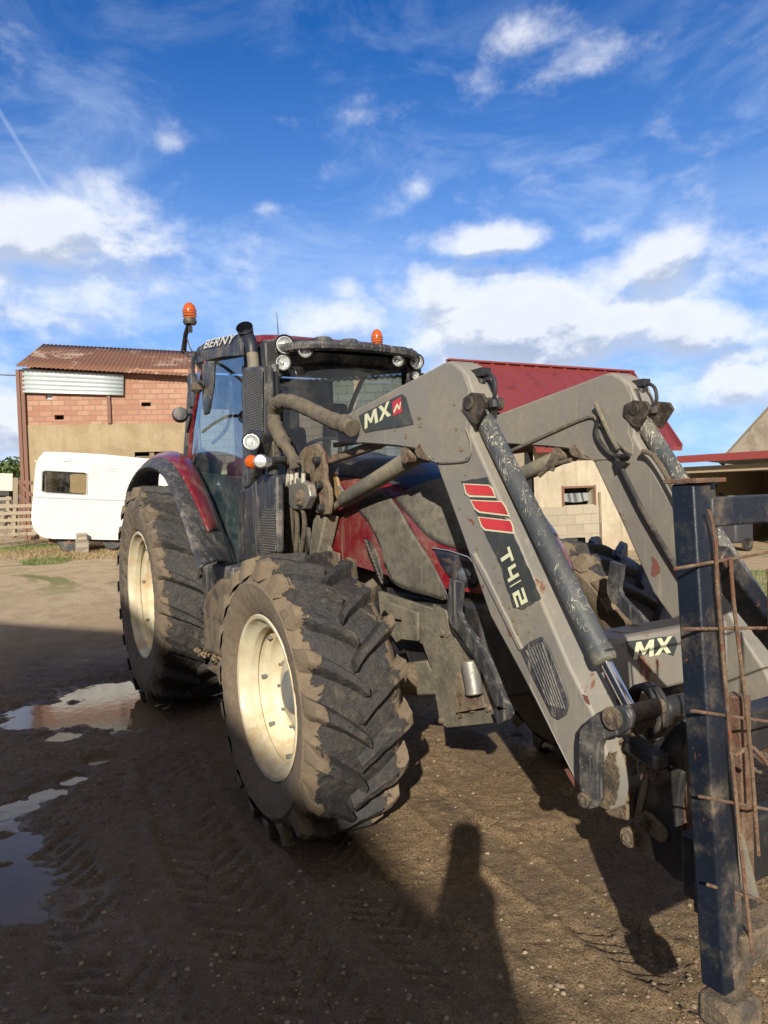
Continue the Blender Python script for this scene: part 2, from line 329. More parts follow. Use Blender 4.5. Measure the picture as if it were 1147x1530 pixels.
# broad cloud deck added to the unseen sky behind the photographer as fill light
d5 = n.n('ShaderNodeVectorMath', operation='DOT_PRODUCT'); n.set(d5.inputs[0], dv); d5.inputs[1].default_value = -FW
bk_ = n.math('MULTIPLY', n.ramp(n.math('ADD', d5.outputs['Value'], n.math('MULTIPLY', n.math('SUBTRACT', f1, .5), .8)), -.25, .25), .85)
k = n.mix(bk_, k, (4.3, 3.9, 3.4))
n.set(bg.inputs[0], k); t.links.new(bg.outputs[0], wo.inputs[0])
sl = bpy.data.lights.new('sun', 'SUN'); sl.energy = 5.0; sl.angle = R(.55); sl.color = (1, .93, .8)
so = bpy.data.objects.new('sun', sl); col.objects.link(so); so.rotation_euler = (-sd).to_track_quat('-Z', 'Y').to_euler(); so.location = (20, -14, 15)
sc.view_settings.view_transform = 'Standard'; sc.view_settings.look = 'None'; sc.view_settings.exposure = .45
# ------------------------------------------------------------------ terrain
def vnoise(x, y, s, seed):
    x = x*s+seed*17.3; y = y*s+seed*9.1; xi = np.floor(x).astype(np.int64); yi = np.floor(y).astype(np.int64); fx = x-xi; fy = y-yi
    fx = fx*fx*(3-2*fx); fy = fy*fy*(3-2*fy)
    def h(a, b):
        k = (a*374761393+b*668265263+seed*974711) & 0xffffffff; k = ((k ^ (k >> 13))*1274126177) & 0xffffffff; k = k ^ (k >> 16); return (k & 0xffff)/65535.
    return (h(xi, yi)*(1-fx)+h(xi+1, yi)*fx)*(1-fy)+(h(xi, yi+1)*(1-fx)+h(xi+1, yi+1)*fx)*fy-.5
def sst(a, b, x): q = np.clip((x-a)/(b-a), 0, 1); return q*q*(3-2*q)
PUD = [((60, 1062), .42), ((120, 1058), .42), ((175, 1050), .45), ((150, 1028), .4), ((215, 1058), .5), ((95, 1095), .14), ((150, 1130), .09), ((110, 1160), .09), ((70, 1180), .12), ((22, 1200), .15), ((5, 1260), .17), ((8, 1320), .15), ((-50, 1330), .3), ((36, 1362), .07), ((-60, 1230), .3)]
def terrain(x, y):
    x = np.asarray(x, float); y = np.asarray(y, float)
    dx = x-CAM.x; dy = y-CAM.y; D = dx*FW.x+dy*FW.y; L = dx*_r.x+dy*_r.y; r = np.hypot(dx, dy)
    left = sst(.12, -.42, np.where(D > .5, L/np.maximum(D, .5), 0))
    z = left*(.6*sst(9, 19, r)+.018*np.maximum(r-19, 0)*(r < 60)+.018*41*(r >= 60))
    near = sst(14, 6, r)
    z = z+(.022*vnoise(x, y, .9, 1)+.016*vnoise(x, y, 2.3, 2)+.010*vnoise(x, y, 6, 3))*(.4+.9*near)+near*(.011*vnoise(x, y, 14, 4)+.010*vnoise(x, y, 31, 5)+.006*vnoise(x, y, 57, 6))
    z = np.maximum(z, -.012+.2*(z+.012))
    # wet churned mud left of the tractor: coarser clods
    wet = sst(1.6, .3, np.abs(y+1.7+.12*(x-2)))*sst(-4, -1, x)
    z = z+wet*near*(.012*np.abs(vnoise(x, y, 11, 8))+.012*vnoise(x, y, 22, 9))
    # puddle hollows
    p = np.zeros_like(z)
    wob = .22*vnoise(x, y, 3, 11)+.2*vnoise(x, y, 9, 12)+.14*vnoise(x, y, 25, 14)
    for (u, v), rad in PUD:
        c = G(u, v); q = np.hypot(x-c.x, y-c.y)/rad
        p = np.maximum(p, sst(1.5, .45, q+wob*1.4))
    z = z-.06*p
    # rut lines of tyres: from the front wheel towards the photographer's right, with bar imprints
    for (A, B, wd, dep, pit) in (((420, 1200), (900, 1560), .18, .022, .06), ((250, 1130), (520, 1500), .22, .019, .09), ((60, 1240), (330, 1560), .2, .019, .08), ((0, 985), (330, 990), .3, .014, .1), ((620, 1180), (1050, 1440), .14, .018, .055)):
        a = G(*A); b = G(*B); d = Vector((b.x-a.x, b.y-a.y)); Ln = d.length; d.normalize()
        sx_ = (x-a.x)*d.x+(y-a.y)*d.y; sy = -(x-a.x)*d.y+(y-a.y)*d.x+.12*np.sin(sx_*.9)
        msk = sst(wd, wd*.75, np.abs(sy))*sst(-.4, .3, sx_)*sst(Ln+1.2, Ln, sx_)
        brk = sst(-.12, .2, vnoise(x, y, 2.1, 21)+.6*vnoise(x, y, 7, 22)); bars = brk*sst(-.1, .35, np.sin((sx_+np.abs(sy)*.9)*2*math.pi/pit*.8))
        z = z-msk*dep*(.35+.65*bars)+dep*.5*sst(wd*.35, 0, np.abs(np.abs(sy)-wd))*sst(-.4, .3, sx_)*sst(Ln+1.2, Ln, sx_)
    # the tyres sink in a little and push up a lip
    for (tx, ty) in ((3., -.95), (0., -.9), (3., .95), (0., .9)):
        q = np.hypot((x-tx)/.42, (y-ty)/.42); z = z-.014*sst(1.2, .6, q)
    return z
def axis(a, b, step, far, g):
    m_ = list(np.arange(a, b, step)); s = step; x = a
    lo = []
    while x > -far: s *= g; x -= s; lo.append(x)
    s = step; x = m_[-1]; hi = []
    while x < far: s *= g; x += s; hi.append(x)
    return np.array(lo[::-1]+m_+hi)
gx = axis(-1.2, 5.4, .017, 600, 1.035); gy = axis(-2.6, .9, .017, 600, 1.035)
X, Yg = np.meshgrid(gx, gy, indexing='ij'); Z = terrain(X, Yg)
nx, ny = X.shape
me = bpy.data.meshes.new('ground'); V = np.stack([X, Yg, Z], -1).reshape(-1, 3)
me.vertices.add(nx*ny); me.vertices.foreach_set('co', V.ravel())
ii, jj = np.meshgrid(np.arange(nx-1), np.arange(ny-1), indexing='ij'); a = (ii*ny+jj).ravel()
Q = np.stack([a, a+ny, a+ny+1, a+1], -1)
me.loops.add(Q.size); me.loops.foreach_set('vertex_index', Q.ravel()); me.polygons.add(len(Q)); me.polygons.foreach_set('loop_start', np.arange(len(Q))*4); me.polygons.foreach_set('loop_total', np.full(len(Q), 4))
me.update(); me.validate(); me.shade_smooth()
go = bpy.data.objects.new('ground', me); col.objects.link(go); tag(go, 'muddy gravel farmyard ground with tyre ruts', kind='structure')
def GZ(x, y):
    i = min(max(int(np.searchsorted(gx, x))-1, 0), nx-2); j = min(max(int(np.searchsorted(gy, y))-1, 0), ny-2)
    a = (x-gx[i])/(gx[i+1]-gx[i]); b = (y-gy[j])/(gy[j+1]-gy[j])
    return float((Z[i, j]*(1-a)+Z[i+1, j]*a)*(1-b)+(Z[i, j+1]*(1-a)+Z[i+1, j+1]*a)*b)
m, t, o = nt('farmyard_mud'); n = N(t); tc = n.n('ShaderNodeTexCoord').outputs['Object']
sx = n.n('ShaderNodeSeparateXYZ'); n.set(sx.inputs[0], tc); px_, py_, pz_ = sx.outputs
nA = n.noise(tc, .45, 5, .6, .4); nB = n.noise(tc, 3, 7, .65); nC = n.noise(tc, 22, 7, .7); nD = n.noise(tc, 120, 4, .7)
base = n.mix(n.ramp(nB, .3, .7), (.19, .124, .067), (.4, .275, .155)); base = n.mix(n.ramp(nC, .35, .7, 0., .6), base, (.46, .34, .21))
base = n.mix(n.ramp(nD, .48, .62, 0., .75), base, (.07, .045, .027)); nE = n.noise(tc, 260, 3, .7); base = n.mix(n.ramp(nE, .55, .7, 0., .4), base, (.5, .37, .24))
vc = n.n('ShaderNodeTexVoronoi', feature='DISTANCE_TO_EDGE'); n.set(vc.inputs['Vector'], tc); vc.inputs['Scale'].default_value = 17
crk = n.math('MULTIPLY', n.ramp(n.math('ADD', vc.outputs['Distance'], n.math('MULTIPLY', n.math('SUBTRACT', nC, .5), .25)), .0, .035, 1., 0.), n.ramp(nB, .48, .62))
base = n.mix(n.math('MULTIPLY', crk, .45), base, (.05, .032, .02))
# pale dry yard further off
dist = n.n('ShaderNodeVectorMath', operation='DISTANCE'); n.set(dist.inputs[0], tc); dist.inputs[1].default_value = tuple(CAM)
far = n.ramp(n.math('ADD', dist.outputs['Value'], n.math('MULTIPLY', nA, 3.)), 9., 14.5)
dry = n.mix(n.ramp(nB, .35, .65), (.42, .32, .21), (.56, .44, .3)); dry = n.mix(n.ramp(nC, .5, .8, 0., .6), dry, (.22, .155, .09))
base = n.mix(far, base, dry)
grm = n.math('MULTIPLY', n.ramp(n.noise(tc, .6, 6, .7, .8), .54, .62), n.ramp(dist.outputs['Value'], 12., 15.))
base = n.mix(n.math('MULTIPLY', grm, .8), base, n.mix(nC, (.09, .13, .03), (.2, .22, .07)))
# pebbles
vo = n.n('ShaderNodeTexVoronoi'); n.set(vo.inputs['Vector'], tc); vo.inputs['Scale'].default_value = 62
sr = n.n('ShaderNodeSeparateColor'); n.set(sr.inputs[0], vo.outputs['Color'])
pb = n.math('MULTIPLY', n.ramp(vo.outputs['Distance'], .22, .34, 1., 0.), n.ramp(sr.outputs[0], .62, .66))
vo2 = n.n('ShaderNodeTexVoronoi'); n.set(vo2.inputs['Vector'], tc); vo2.inputs['Scale'].default_value = 140
sr2 = n.n('ShaderNodeSeparateColor'); n.set(sr2.inputs[0], vo2.outputs['Color'])
pb2 = n.math('MULTIPLY', n.ramp(vo2.outputs['Distance'], .2, .36, 1., 0.), n.ramp(sr2.outputs[0], .55, .6))
# wetness: low ground and the track to the left
wy = n.math('ABSOLUTE', n.math('ADD', n.math('ADD', py_, 1.75), n.math('MULTIPLY', n.math('SUBTRACT', px_, 2.), .12)))
wt = n.math('MULTIPLY', n.ramp(n.math('ADD', wy, n.math('MULTIPLY', n.math('SUBTRACT', nB, .5), 1.2)), 1.5, .5), n.ramp(dist.outputs['Value'], 11., 8.))
low = n.ramp(pz_, .004, -.03)
wet = n.math('MAXIMUM', wt, n.math('MULTIPLY', low, n.ramp(dist.outputs['Value'], 12., 9.)))
pc = n.mix(sr.outputs[1], (.26, .2, .135), (.52, .43, .3))
base = n.mix(n.math('MULTIPLY', pb, n.ramp(wet, 0., 1., .5, .3)), base, pc); base = n.mix(n.math('MULTIPLY', pb2, n.ramp(wet, 0., 1., .55, .2)), base, (.3, .235, .155))
base = n.mix(n.math('MULTIPLY', wet, .62), base, (.085, .06, .038))
rg = n.ramp(n.math('MULTIPLY', n.math('MAXIMUM', n.math('MULTIPLY', wet, .35), low), n.ramp(nC, .3, .6, .6, 1.)), 0., 1., .95, .25, False)
hh = n.math('ADD', n.math('ADD', n.math('MULTIPLY', nC, .8), n.math('SUBTRACT', n.math('MULTIPLY', nD, .55), n.math('MULTIPLY', crk, .4))), n.math('ADD', n.math('MULTIPLY', pb, .35), n.math('MULTIPLY', pb2, .18)))
t.links.new(n.pri(base, rg, 0., nrm=n.bump(hh, 1., .03), Specular_IOR_Level=n.ramp(wet, 0., 1., .12, .4)), o.inputs[0])
me.materials.append(m)
# water
m, t, o = nt('muddy_water'); n = N(t); tc = n.n('ShaderNodeTexCoord').outputs['Object']
rp = n.noise(tc, 14, 3, .5)
t.links.new(n.pri(n.mix(n.noise(tc, 4, 4), (.13, .09, .055), (.2, .14, .085)), .07, 0., nrm=n.bump(rp, .08, .01), Specular_IOR_Level=.22), o.inputs[0])
mb = MB(); c0 = G(120, 1060); mb.add([(-3.2, -4.6, -.034), (6, -4.6, -.034), (6, -1.15, -.034), (-3.2, -1.15, -.034)], [(0, 1, 2, 3)])
wo_ = mb.build('puddle_water', m, smooth=False, fixn=False); tag(wo_, 'brown rain water standing in puddles left of the tractor', kind='structure')
# loose stones and straw
sm = MB()
for k in range(4500):
    u = rng.uniform(0, 1147); v = 960+570*rng.uniform(0, 1)**.8; p = G(u, v); z = GZ(p.x, p.y)
    if z < -.03: continue
    r = .0018+.010*rng.uniform()**6; pts = []
    for i in range(3):
        for j in range(6):
            pts.append((p.x+r*math.cos(j*1.05+i*.4)*(1, .95, .5)[i]*rng.uniform(.75, 1.25), p.y+r*math.sin(j*1.05+i*.4)*(1, .95, .5)[i]*rng.uniform(.75, 1.25), z-.002+r*(0, .5, .85)[i]*rng.uniform(.8, 1.1)))
    fs = [[i*6+j, i*6+(j+1) % 6, i*6+6+(j+1) % 6, i*6+6+j] for i in range(2) for j in range(6)]+[[12+j for j in range(6)]]
    sm.add(pts, fs)
m, t, o = nt('pebble_stone'); n = N(t); g_ = n.n('ShaderNodeNewGeometry'); t.links.new(n.pri(n.mix(g_.outputs['Random Per Island'], (.11, .08, .055), (.3, .23, .155)), .85), o.inputs[0])
s_ = sm.build('gravel_stones', m, ang=60); tag(s_, 'loose pale pebbles scattered over the mud', 'gravel', kind='stuff')
cm_ = MB()
for k in range(1500):
    u = rng.uniform(-20, 1150); v = 945+590*rng.uniform(0, 1); p = G(u, v); z = GZ(p.x, p.y)
    if z < -.03 or vnoise(np.array([p.x]), np.array([p.y]), 1.7, 31)[0] < -.02: continue
    r = (.004+.012*rng.uniform()**4)*(1 if v < 1350 else .7); m0 = MB(); nn_ = 7
    for i, (q, h) in enumerate(((1.1, -.3), (1., .25), (.65, .65), (.2, .8))):
        for j in range(nn_): m0.v.append(Vector((p.x+r*q*math.cos(j*6.283/nn_+i*.5)*rng.uniform(.7, 1.3), p.y+r*q*math.sin(j*6.283/nn_+i*.5)*rng.uniform(.7, 1.3), z+r*h*rng.uniform(.7, 1.2))))
    m0.f = [[i*nn_+j, i*nn_+(j+1) % nn_, (i+1)*nn_+(j+1) % nn_, (i+1)*nn_+j] for i in range(3) for j in range(nn_)]+[[3*nn_+j for j in range(nn_)]]
    cm_.add(m0.v, m0.f)
o = cm_.build('mud_clods', go.data.materials[0] if go.data.materials else None, ang=70); tag(o, 'crumbled clods of brown mud lying along the tyre ruts', 'mud clods', kind='stuff')
def tufts(name, label, spots, n_, hgt, cols, lean=.5, wd=.006, flat=0.):
    mb = MB()
    for (cx, cy, rad) in spots:
        for k in range(n_):
            a = rng.uniform(0, 6.283); q = rad*math.sqrt(rng.uniform()); x = cx+q*math.cos(a); y = cy+q*math.sin(a); z = GZ(x, y)
            h = hgt*rng.uniform(.5, 1.2); b = rng.uniform(0, 6.283); dx, dy = math.cos(b), math.sin(b); l = h*lean*rng.uniform(.3, 1.4)
            if flat: h *= flat
            mb.add([(x-dy*wd, y+dx*wd, z), (x+dy*wd, y-dx*wd, z), (x+dx*l*.4+dy*wd*.7, y+dy*l*.4-dx*wd*.7, z+h*.6), (x+dx*l*.4-dy*wd*.7, y+dy*l*.4+dx*wd*.7, z+h*.6), (x+dx*l, y+dy*l, z+h)], [(0, 1, 2, 3), (3, 2, 4)])
    m, t, o = nt(name); n = N(t); g_ = n.n('ShaderNodeNewGeometry'); t.links.new(n.pri(n.mix(g_.outputs['Random Per Island'], *cols), .8), o.inputs[0])
    o = mb.build(name, m, smooth=False, fixn=False); return tag(o, label, 'grass', kind='stuff')
# ------------------------------------------------------------------ barn etc. materials
def brickmat(name, c1, c2, mortar, bw, bh, ms, amt_dirt, dirtc, vec='x', bumpd=.01):
    m, t, o = nt(name); n = N(t); tc = n.n('ShaderNodeTexCoord').outputs['Object']
    s = n.n('ShaderNodeSeparateXYZ'); n.set(s.inputs[0], tc); c = n.n('ShaderNodeCombineXYZ'); n.set(c.inputs[0], s.outputs[0]); n.set(c.inputs[1], s.outputs[2])
    b = n.n('ShaderNodeTexBrick'); n.set(b.inputs['Vector'], c.outputs[0]); b.inputs['Scale'].default_value = 1; b.inputs['Brick Width'].default_value = bw; b.inputs['Row Height'].default_value = bh
    b.inputs['Mortar Size'].default_value = ms; n.set(b.inputs['Color1'], c1); n.set(b.inputs['Color2'], c2); n.set(b.inputs['Mortar'], mortar); b.inputs['Bias'].default_value = -.1
    nb = n.noise(tc, 1.1, 6, .65, .3); nf = n.noise(tc, 16, 5, .7)
    cc = n.mix(n.ramp(nb, .5, .75, 0., amt_dirt), b.outputs[0], dirtc); cc = n.mix(n.ramp(nf, .4, .8, 0., .3), cc, tuple(x*.6 for x in c1))
    t.links.new(n.pri(cc, .9, 0., nrm=n.bump(n.math('ADD', n.math('MULTIPLY', b.outputs[1], -1.), n.math('MULTIPLY', nf, .4)), .5, bumpd)), o.inputs[0]); return m
def render_wall(name, c1, c2, stain, zs=(0., 1.), st=.5):
    m, t, o = nt(name); n = N(t); tc = n.n('ShaderNodeTexCoord').outputs['Object']; s = n.n('ShaderNodeSeparateXYZ'); n.set(s.inputs[0], tc)
    nb = n.noise(tc, .9, 7, .65, .4); nf = n.noise(tc, 9, 6, .7); sk = n.noise(n.scalevec(tc, (5, 5, .5)), 1.2, 5, .65)
    c = n.mix(n.ramp(nb, .35, .65), c1, c2); c = n.mix(n.ramp(sk, .5, .75, 0., st), c, stain); c = n.mix(n.ramp(nf, .45, .8, 0., .3), c, tuple(x*.55 for x in c1))
    lowm = n.ramp(n.math('ADD', s.outputs[2], n.math('MULTIPLY', nb, .8)), zs[1], zs[0]); c = n.mix(n.math('MULTIPLY', lowm, .6), c, (.24, .14, .08))
    t.links.new(n.pri(c, .9, 0., nrm=n.bump(nf, .4, .02)), o.inputs[0]); return m
def corr_sheet(P00, P10, P01, P11, pitch, amp, nrmv, along='u', seg=8):
    """corrugated sheet between four corners; ribs run from the P0x edge to the P1x edge when along='v'"""
    P00, P10, P01, P11 = map(Vector, (P00, P10, P01, P11)); Lu = (P10-P00).length; Lv = (P01-P00).length
    L = Lu if along == 'u' else Lv; k = max(4, int(L/pitch*seg)); mb = MB(); nv = Vector(nrmv).normalized()
    for i in range(k+1):
        s_ = i/k; off = nv*amp*math.sin(2*math.pi*s_*L/pitch)
        if along == 'u': a, b = P00.lerp(P10, s_), P01.lerp(P11, s_)
        else: a, b = P00.lerp(P01, s_), P10.lerp(P11, s_)
        for j in range(5): mb.v.append(a.lerp(b, j/4)+off)
    for i in range(k):
        for j in range(4): mb.f.append([i*5+j, i*5+j+1, i*5+6+j, i*5+5+j])
    return mb
def sheetmat(name, c1, c2, cr, amt, rough=.6, metal=.2):
    m, t, o = nt(name); n = N(t); tc = n.n('ShaderNodeTexCoord').outputs['Object']
    nb = n.noise(tc, .8, 7, .7, .5); nf = n.noise(tc, 12, 5, .7); c = n.mix(nf, c1, c2); c = n.mix(n.ramp(nb, .62-amt*.3, .72-amt*.3, 0., .85), c, cr)
    t.links.new(n.pri(c, rough, metal, nrm=n.bump(nf, .2, .01)), o.inputs[0]); return m
# frame of a facade seen square-on: local x to the right, z up
def facade(u0, u1, v, D0, D1):
    """two ground points at depths D0, D1; returns origin, unit along, unit normal towards the camera"""
    a = atd(u0, v, D0); b = atd(u1, v, D1); d = Vector((b.x-a.x, b.y-a.y, 0)).normalized(); return a, d, Vector((d.y, -d.x, 0))
class Fac:
    """facade helper: maps measured points to its wall plane and gives a rotated root so object space is (along, depth, up)"""
    def __init__(s, name, label, cat, u0, u1, v, D0, D1, group=None):
        s.a, s.d, s.n = facade(u0, u1, v, D0, D1)
        s.root = empty(name, (s.a.x, s.a.y, GZ(s.a.x, s.a.y)), label, cat, group); s.root.rotation_euler = (0, 0, math.atan2(s.d.y, s.d.x))
        s.o = LOC[s.root.name].copy()
    def p(s, u, v, off=0.):                 # local coords of a measured point lying off metres in front of the wall
        q = atp(u, v, s.a+s.n*off, s.n)-s.o; return Vector((q.dot(s.d), -off, q.z))
    def part(s, mb, name, mat, **k):
        o = mb.build(name, mat, None, **k); o.parent = s.root; LOC[o.name] = Vector((0, 0, 0)); return o
def sub(mb, name, mat, par, **k):
    o = mb.build(name, mat, None, **k); o.parent = par; LOC[o.name] = Vector((0, 0, 0)); return o
def wall_with_holes(x0, x1, z0, z1, holes, y0=0., dep=.25):
    """wall slab from y0 back to y0+dep with rectangular openings (x0,x1,z0,z1)"""
    xs = sorted({x0, x1, *[h[0] for h in holes], *[h[1] for h in holes]}); zs = sorted({z0, z1, *[h[2] for h in holes], *[h[3] for h in holes]}); mb = MB()
    for i in range(len(xs)-1):
        for j in range(len(zs)-1):
            cx, cz = (xs[i]+xs[i+1])/2, (zs[j]+zs[j+1])/2
            if any(h[0] < cx < h[1] and h[2] < cz < h[3] for h in holes): continue
            mb.add([(xs[i], y0, zs[j]), (xs[i+1], y0, zs[j]), (xs[i+1], y0, zs[j+1]), (xs[i], y0, zs[j+1])], [(0, 1, 2, 3)])
    for h in holes:
        a, b, c, d = h
        mb.add([(a, y0, c), (b, y0, c), (b, y0, d), (a, y0, d), (a, y0+dep, c), (b, y0+dep, c), (b, y0+dep, d), (a, y0+dep, d)], [(0, 4, 5, 1), (1, 5, 6, 2), (2, 6, 7, 3), (3, 7, 4, 0)])
    return mb
# ================================================================== BACKGROUND
# brick barn with rusty corrugated roof
M['brick'] = brickmat('hollow_red_brick', (.32, .15, .1), (.41, .245, .17), (.23, .155, .115), .36, .16, .016, .35, (.55, .36, .25))
M['brender'] = render_wall('old_cement_render', (.25, .19, .11), (.33, .26, .16), (.16, .12, .07), (0, .6), .4)
M['rustroof'] = sheetmat('rusted_corrugated_iron', (.13, .058, .035), (.21, .1, .06), (.42, .31, .24), .32, .8, .1)
M['galv'] = sheetmat('galvanised_corrugated_sheet', (.42, .48, .5), (.52, .57, .58), (.3, .33, .34), .3, .5, .3)
M['void'] = plain('dark_opening', (.015, .013, .012), .9)
M['ruststeel'] = plain('rusty_steel_section', (.17, .085, .06), .8)
M['wood'] = sheetmat('weathered_wood', (.2, .16, .11), (.32, .26, .19), (.13, .1, .07), .4, .85, 0.)
B = Fac('brick_barn', 'tall red hollow brick barn with a rusty corrugated iron roof', 'barn', 30, 300, 826, 22, 22.9)
def px(u, v, off=0.): q = B.p(u, v, off); return q.x, q.z
x0 = px(33, 700)[0]; x1 = px(300, 700)[0]; zt = px(33, 553)[1]; zb = px(120, 634)[1]; zt = max(zt, px(285, 563)[1])
holes = [(*sorted((px(81, 620)[0], px(95, 620)[0])), px(88, 627)[1], px(88, 620)[1]), (px(211, 604)[0], px(225, 604)[0], px(218, 607)[1], px(218, 601)[1]), (px(68, 592)[0], px(78, 592)[0], px(73, 596)[1], px(73, 589)[1])]
B.part(wall_with_holes(x0, x1, zb, zt, holes), 'brick_wall', M['brick'], smooth=False, fixn=False)
hl = [(px(201, 679)[0], px(249, 679)[0], px(225, 684)[1], px(225, 675)[1])]
B.part(wall_with_holes(x0, x1, -.3, zb-.003, hl, -.03), 'rendered_wall', M['brender'], smooth=False, fixn=False)
B.part(MB().b2((x0+.05, .25, -.3), (x1-.05, .35, zt)), 'shade_backing', M['void'], smooth=False)  # near-black sheet: shade of the interior painted in behind the wall openings
mb = MB(); mb.prism([(x0, .3, -.3), (x0, 7, -.3), (x0, 7, zt), (x0, 3.5, zt+1.2), (x0, .3, zt)], (.2, 0, 0)); mb.prism([(x1-.2, .3, -.3), (x1-.2, 7, -.3), (x1-.2, 7, zt), (x1-.2, 3.5, zt+1.2), (x1-.2, .3, zt)], (.2, 0, 0)); mb.b2((x0, 6.8, -.3), (x1, 7, zt))
B.part(mb, 'side_wall', M['brick'], smooth=False)
eL, eR = B.p(22, 547, .35), B.p(300, 562.5, .35); rL, rR = B.p(64, 514, -3.3), B.p(300, 526, -3.3)
eL = B.p(22, 547, .35); nvv = (eR-eL).cross(rL-eL).normalized()
B.part(corr_sheet(eL, eR, rL, rR, .13, .013, nvv, 'u', 6), 'roof', M['rustroof'], solid=.004, fixn=False)
bk = [Vector((p.x, 7.4, p.z-.05)) for p in (eL, eR)]
B.part(corr_sheet(rL+Vector((0, .02, 0)), rR+Vector((0, .02, 0)), bk[0], bk[1], .13, .013, (0, .4, .9), 'u', 4), 'roof', M['rustroof'], solid=.004, fixn=False)
c = [B.p(33, 550, .12), B.p(184.5, 559, .12), B.p(33.5, 587, .12), B.p(184, 591, .12)]
B.part(corr_sheet(c[2], c[3], c[0], c[1], .13, .018, (0, -1, 0), 'v', 6), 'cladding_sheet', M['galv'], solid=.003, fixn=False)
mb = MB()
for u in (30.5, 37): p = B.p(u, 640, .06); mb.b2((p.x-.05, -.12, -.2), (p.x+.05, -.04, zt))
B.part(mb, 'steel_post', M['ruststeel'], smooth=False)
for u in (164, 287):
    p = B.p(u, 640, .06); B.part(MB().b2((p.x-.05, -.09, zb if u < 200 else -.2), (p.x+.05, -.035, zt)), 'steel_post', M['ruststeel'], smooth=False)
h = hl[0]; B.part(MB().b2((h[0], .05, h[2]+.02), (h[1], .09, h[2]+.06)).b2((h[0]+.45*(h[1]-h[0]), .03, h[2]), (h[0]+.6*(h[1]-h[0]), .07, h[3])), 'window_bar', M['wood'], smooth=False)
p = B.p(73, 592.5, -.05); B.part(MB().b2((p.x-.1, .1, p.z-.09), (p.x+.12, .14, p.z+.08)), 'vent_pane', plain('pale_sky_pane', (.55, .65, .8), .3), smooth=False)
# overhead cable
a = atd(-60, 556, 22); b = atd(30, 561, 22.2)
o = MB().tube([a, a.lerp(b, .5)+Vector((0, 0, -.02)), b], .02, 6).build('overhead_cable', M['dark']); tag(o, 'thin dark cable running to the top left corner of the brick barn', 'cable')
# pale block building seen through the cab
M['block'] = brickmat('pale_concrete_block', (.42, .34, .21), (.5, .42, .28), (.3, .24, .15), .5, .22, .016, .5, (.33, .27, .17))
K = Fac('block_building', 'pale tan concrete block building seen through the cab windows', 'building', 302, 672, 822, 20.5, 19.8)
w0, w1 = K.p(302, 700).x, K.p(672, 700).x; zt = K.p(520, 566).z
K.part(wall_with_holes(w0, w1, -.4, zt, []), 'wall', M['block'], smooth=False, fixn=False)
K.part(MB().b2((w0, .25, -.4), (w1, .4, zt)).b2((w0, .25, -.4), (w0+.2, 5, zt)).b2((w1-.2, .4, -.4), (w1, 5, zt)), 'side_wall', M['block'], smooth=False)
K.part(corr_sheet((w0-.1, -.15, zt+.02), (w1+.1, -.15, zt+.02), (w0-.1, 5.2, zt+.35), (w1+.1, 5.2, zt+.35), .17, .02, (0, 0, 1), 'u', 5), 'roof', M['galv'], solid=.004, fixn=False)
# red roofed building
M['redroof'] = sheetmat('red_ribbed_steel_roof', (.19, .032, .03), (.23, .046, .042), (.15, .028, .026), .3, .45, .1)
M['cream'] = render_wall('cream_lime_render', (.36, .31, .225), (.47, .41, .31), (.22, .175, .12), (0., 1.1), .85)
M['cblock'] = brickmat('weathered_grey_block', (.3, .265, .2), (.37, .325, .25), (.25, .22, .165), .5, .25, .01, .7, (.33, .29, .2))
Rr = Fac('red_roofed_barn', 'cream walled barn under a red ribbed steel roof behind the loader', 'barn', 700, 1014, 836, 17.3, 19.6)
x0, x1 = Rr.p(668, 539.5, -4.2).x+.15, Rr.p(1004, 700).x; zt = Rr.p(1004, 672).z
wn = (Rr.p(842, 740).x, Rr.p(887, 740).x, Rr.p(865, 754.5).z, Rr.p(865, 729).z)
xd = Rr.p(893, 740).x
Rr.part(wall_with_holes(x0, x1, -.3, zt+.1, [wn], 0, .3), 'rendered_wall', M['cream'], smooth=False, fixn=False)
Rr.part(MB().b2((x0, -.05, -.3), (xd, -.004, Rr.p(840, 757).z)), 'block_lower_wall', M['cblock'], smooth=False)
Rr.part(MB().b2((x0, .35, -.3), (x1, .4, zt)), 'shade_backing', M['void'], smooth=False)  # dark sheet behind the window, its colour standing in for indoor shade
mb = MB(); cxw = (wn[0]+wn[1])/2
for (a, b) in (((wn[0]-.06, wn[2]-.06), (wn[0], wn[3]+.06)), ((wn[1], wn[2]-.06), (wn[1]+.05, wn[3]+.06)), ((wn[0], wn[3]), (wn[1], wn[3]+.05))): mb.b2((a[0], -.03, a[1]), (b[0], .1, b[1]))
fr = Rr.part(mb, 'window_frame', M['ruststeel'], smooth=False)
mb = MB()
for i in range(15):
    for j in range(4): mb.v.append(Vector((wn[0]+.05+(wn[1]-wn[0]-.12)*i/14, .12+.03*math.sin(i*1.7)+.02*j, wn[2]+(wn[3]-wn[2])*(.25+.45*j/3)-.04*math.sin(i/14*3.14)*(3-j)/3)))
for i in range(14):
    for j in range(3): mb.f.append([i*4+j, i*4+4+j, i*4+5+j, i*4+1+j])
sub(mb, 'torn_sheet', plain('grey_plastic_sheet', (.1, .11, .11), .5), fr, fixn=False)
Rr.part(MB().b2((xd-.02, -.09, -.2), (xd+.03, -.052, Rr.p(895, 735).z)), 'drain_pipe', M['wood'], smooth=False)
mb = MB(); mb.b2((x1-.25, .4, -.3), (x1, 8, zt)); mb.b2((x0, .4, -.3), (x0+.25, 8, zt)); mb.b2((x0, 7.8, -.3), (x1, 8, zt)); Rr.part(mb, 'side_wall', M['cream'], smooth=False)
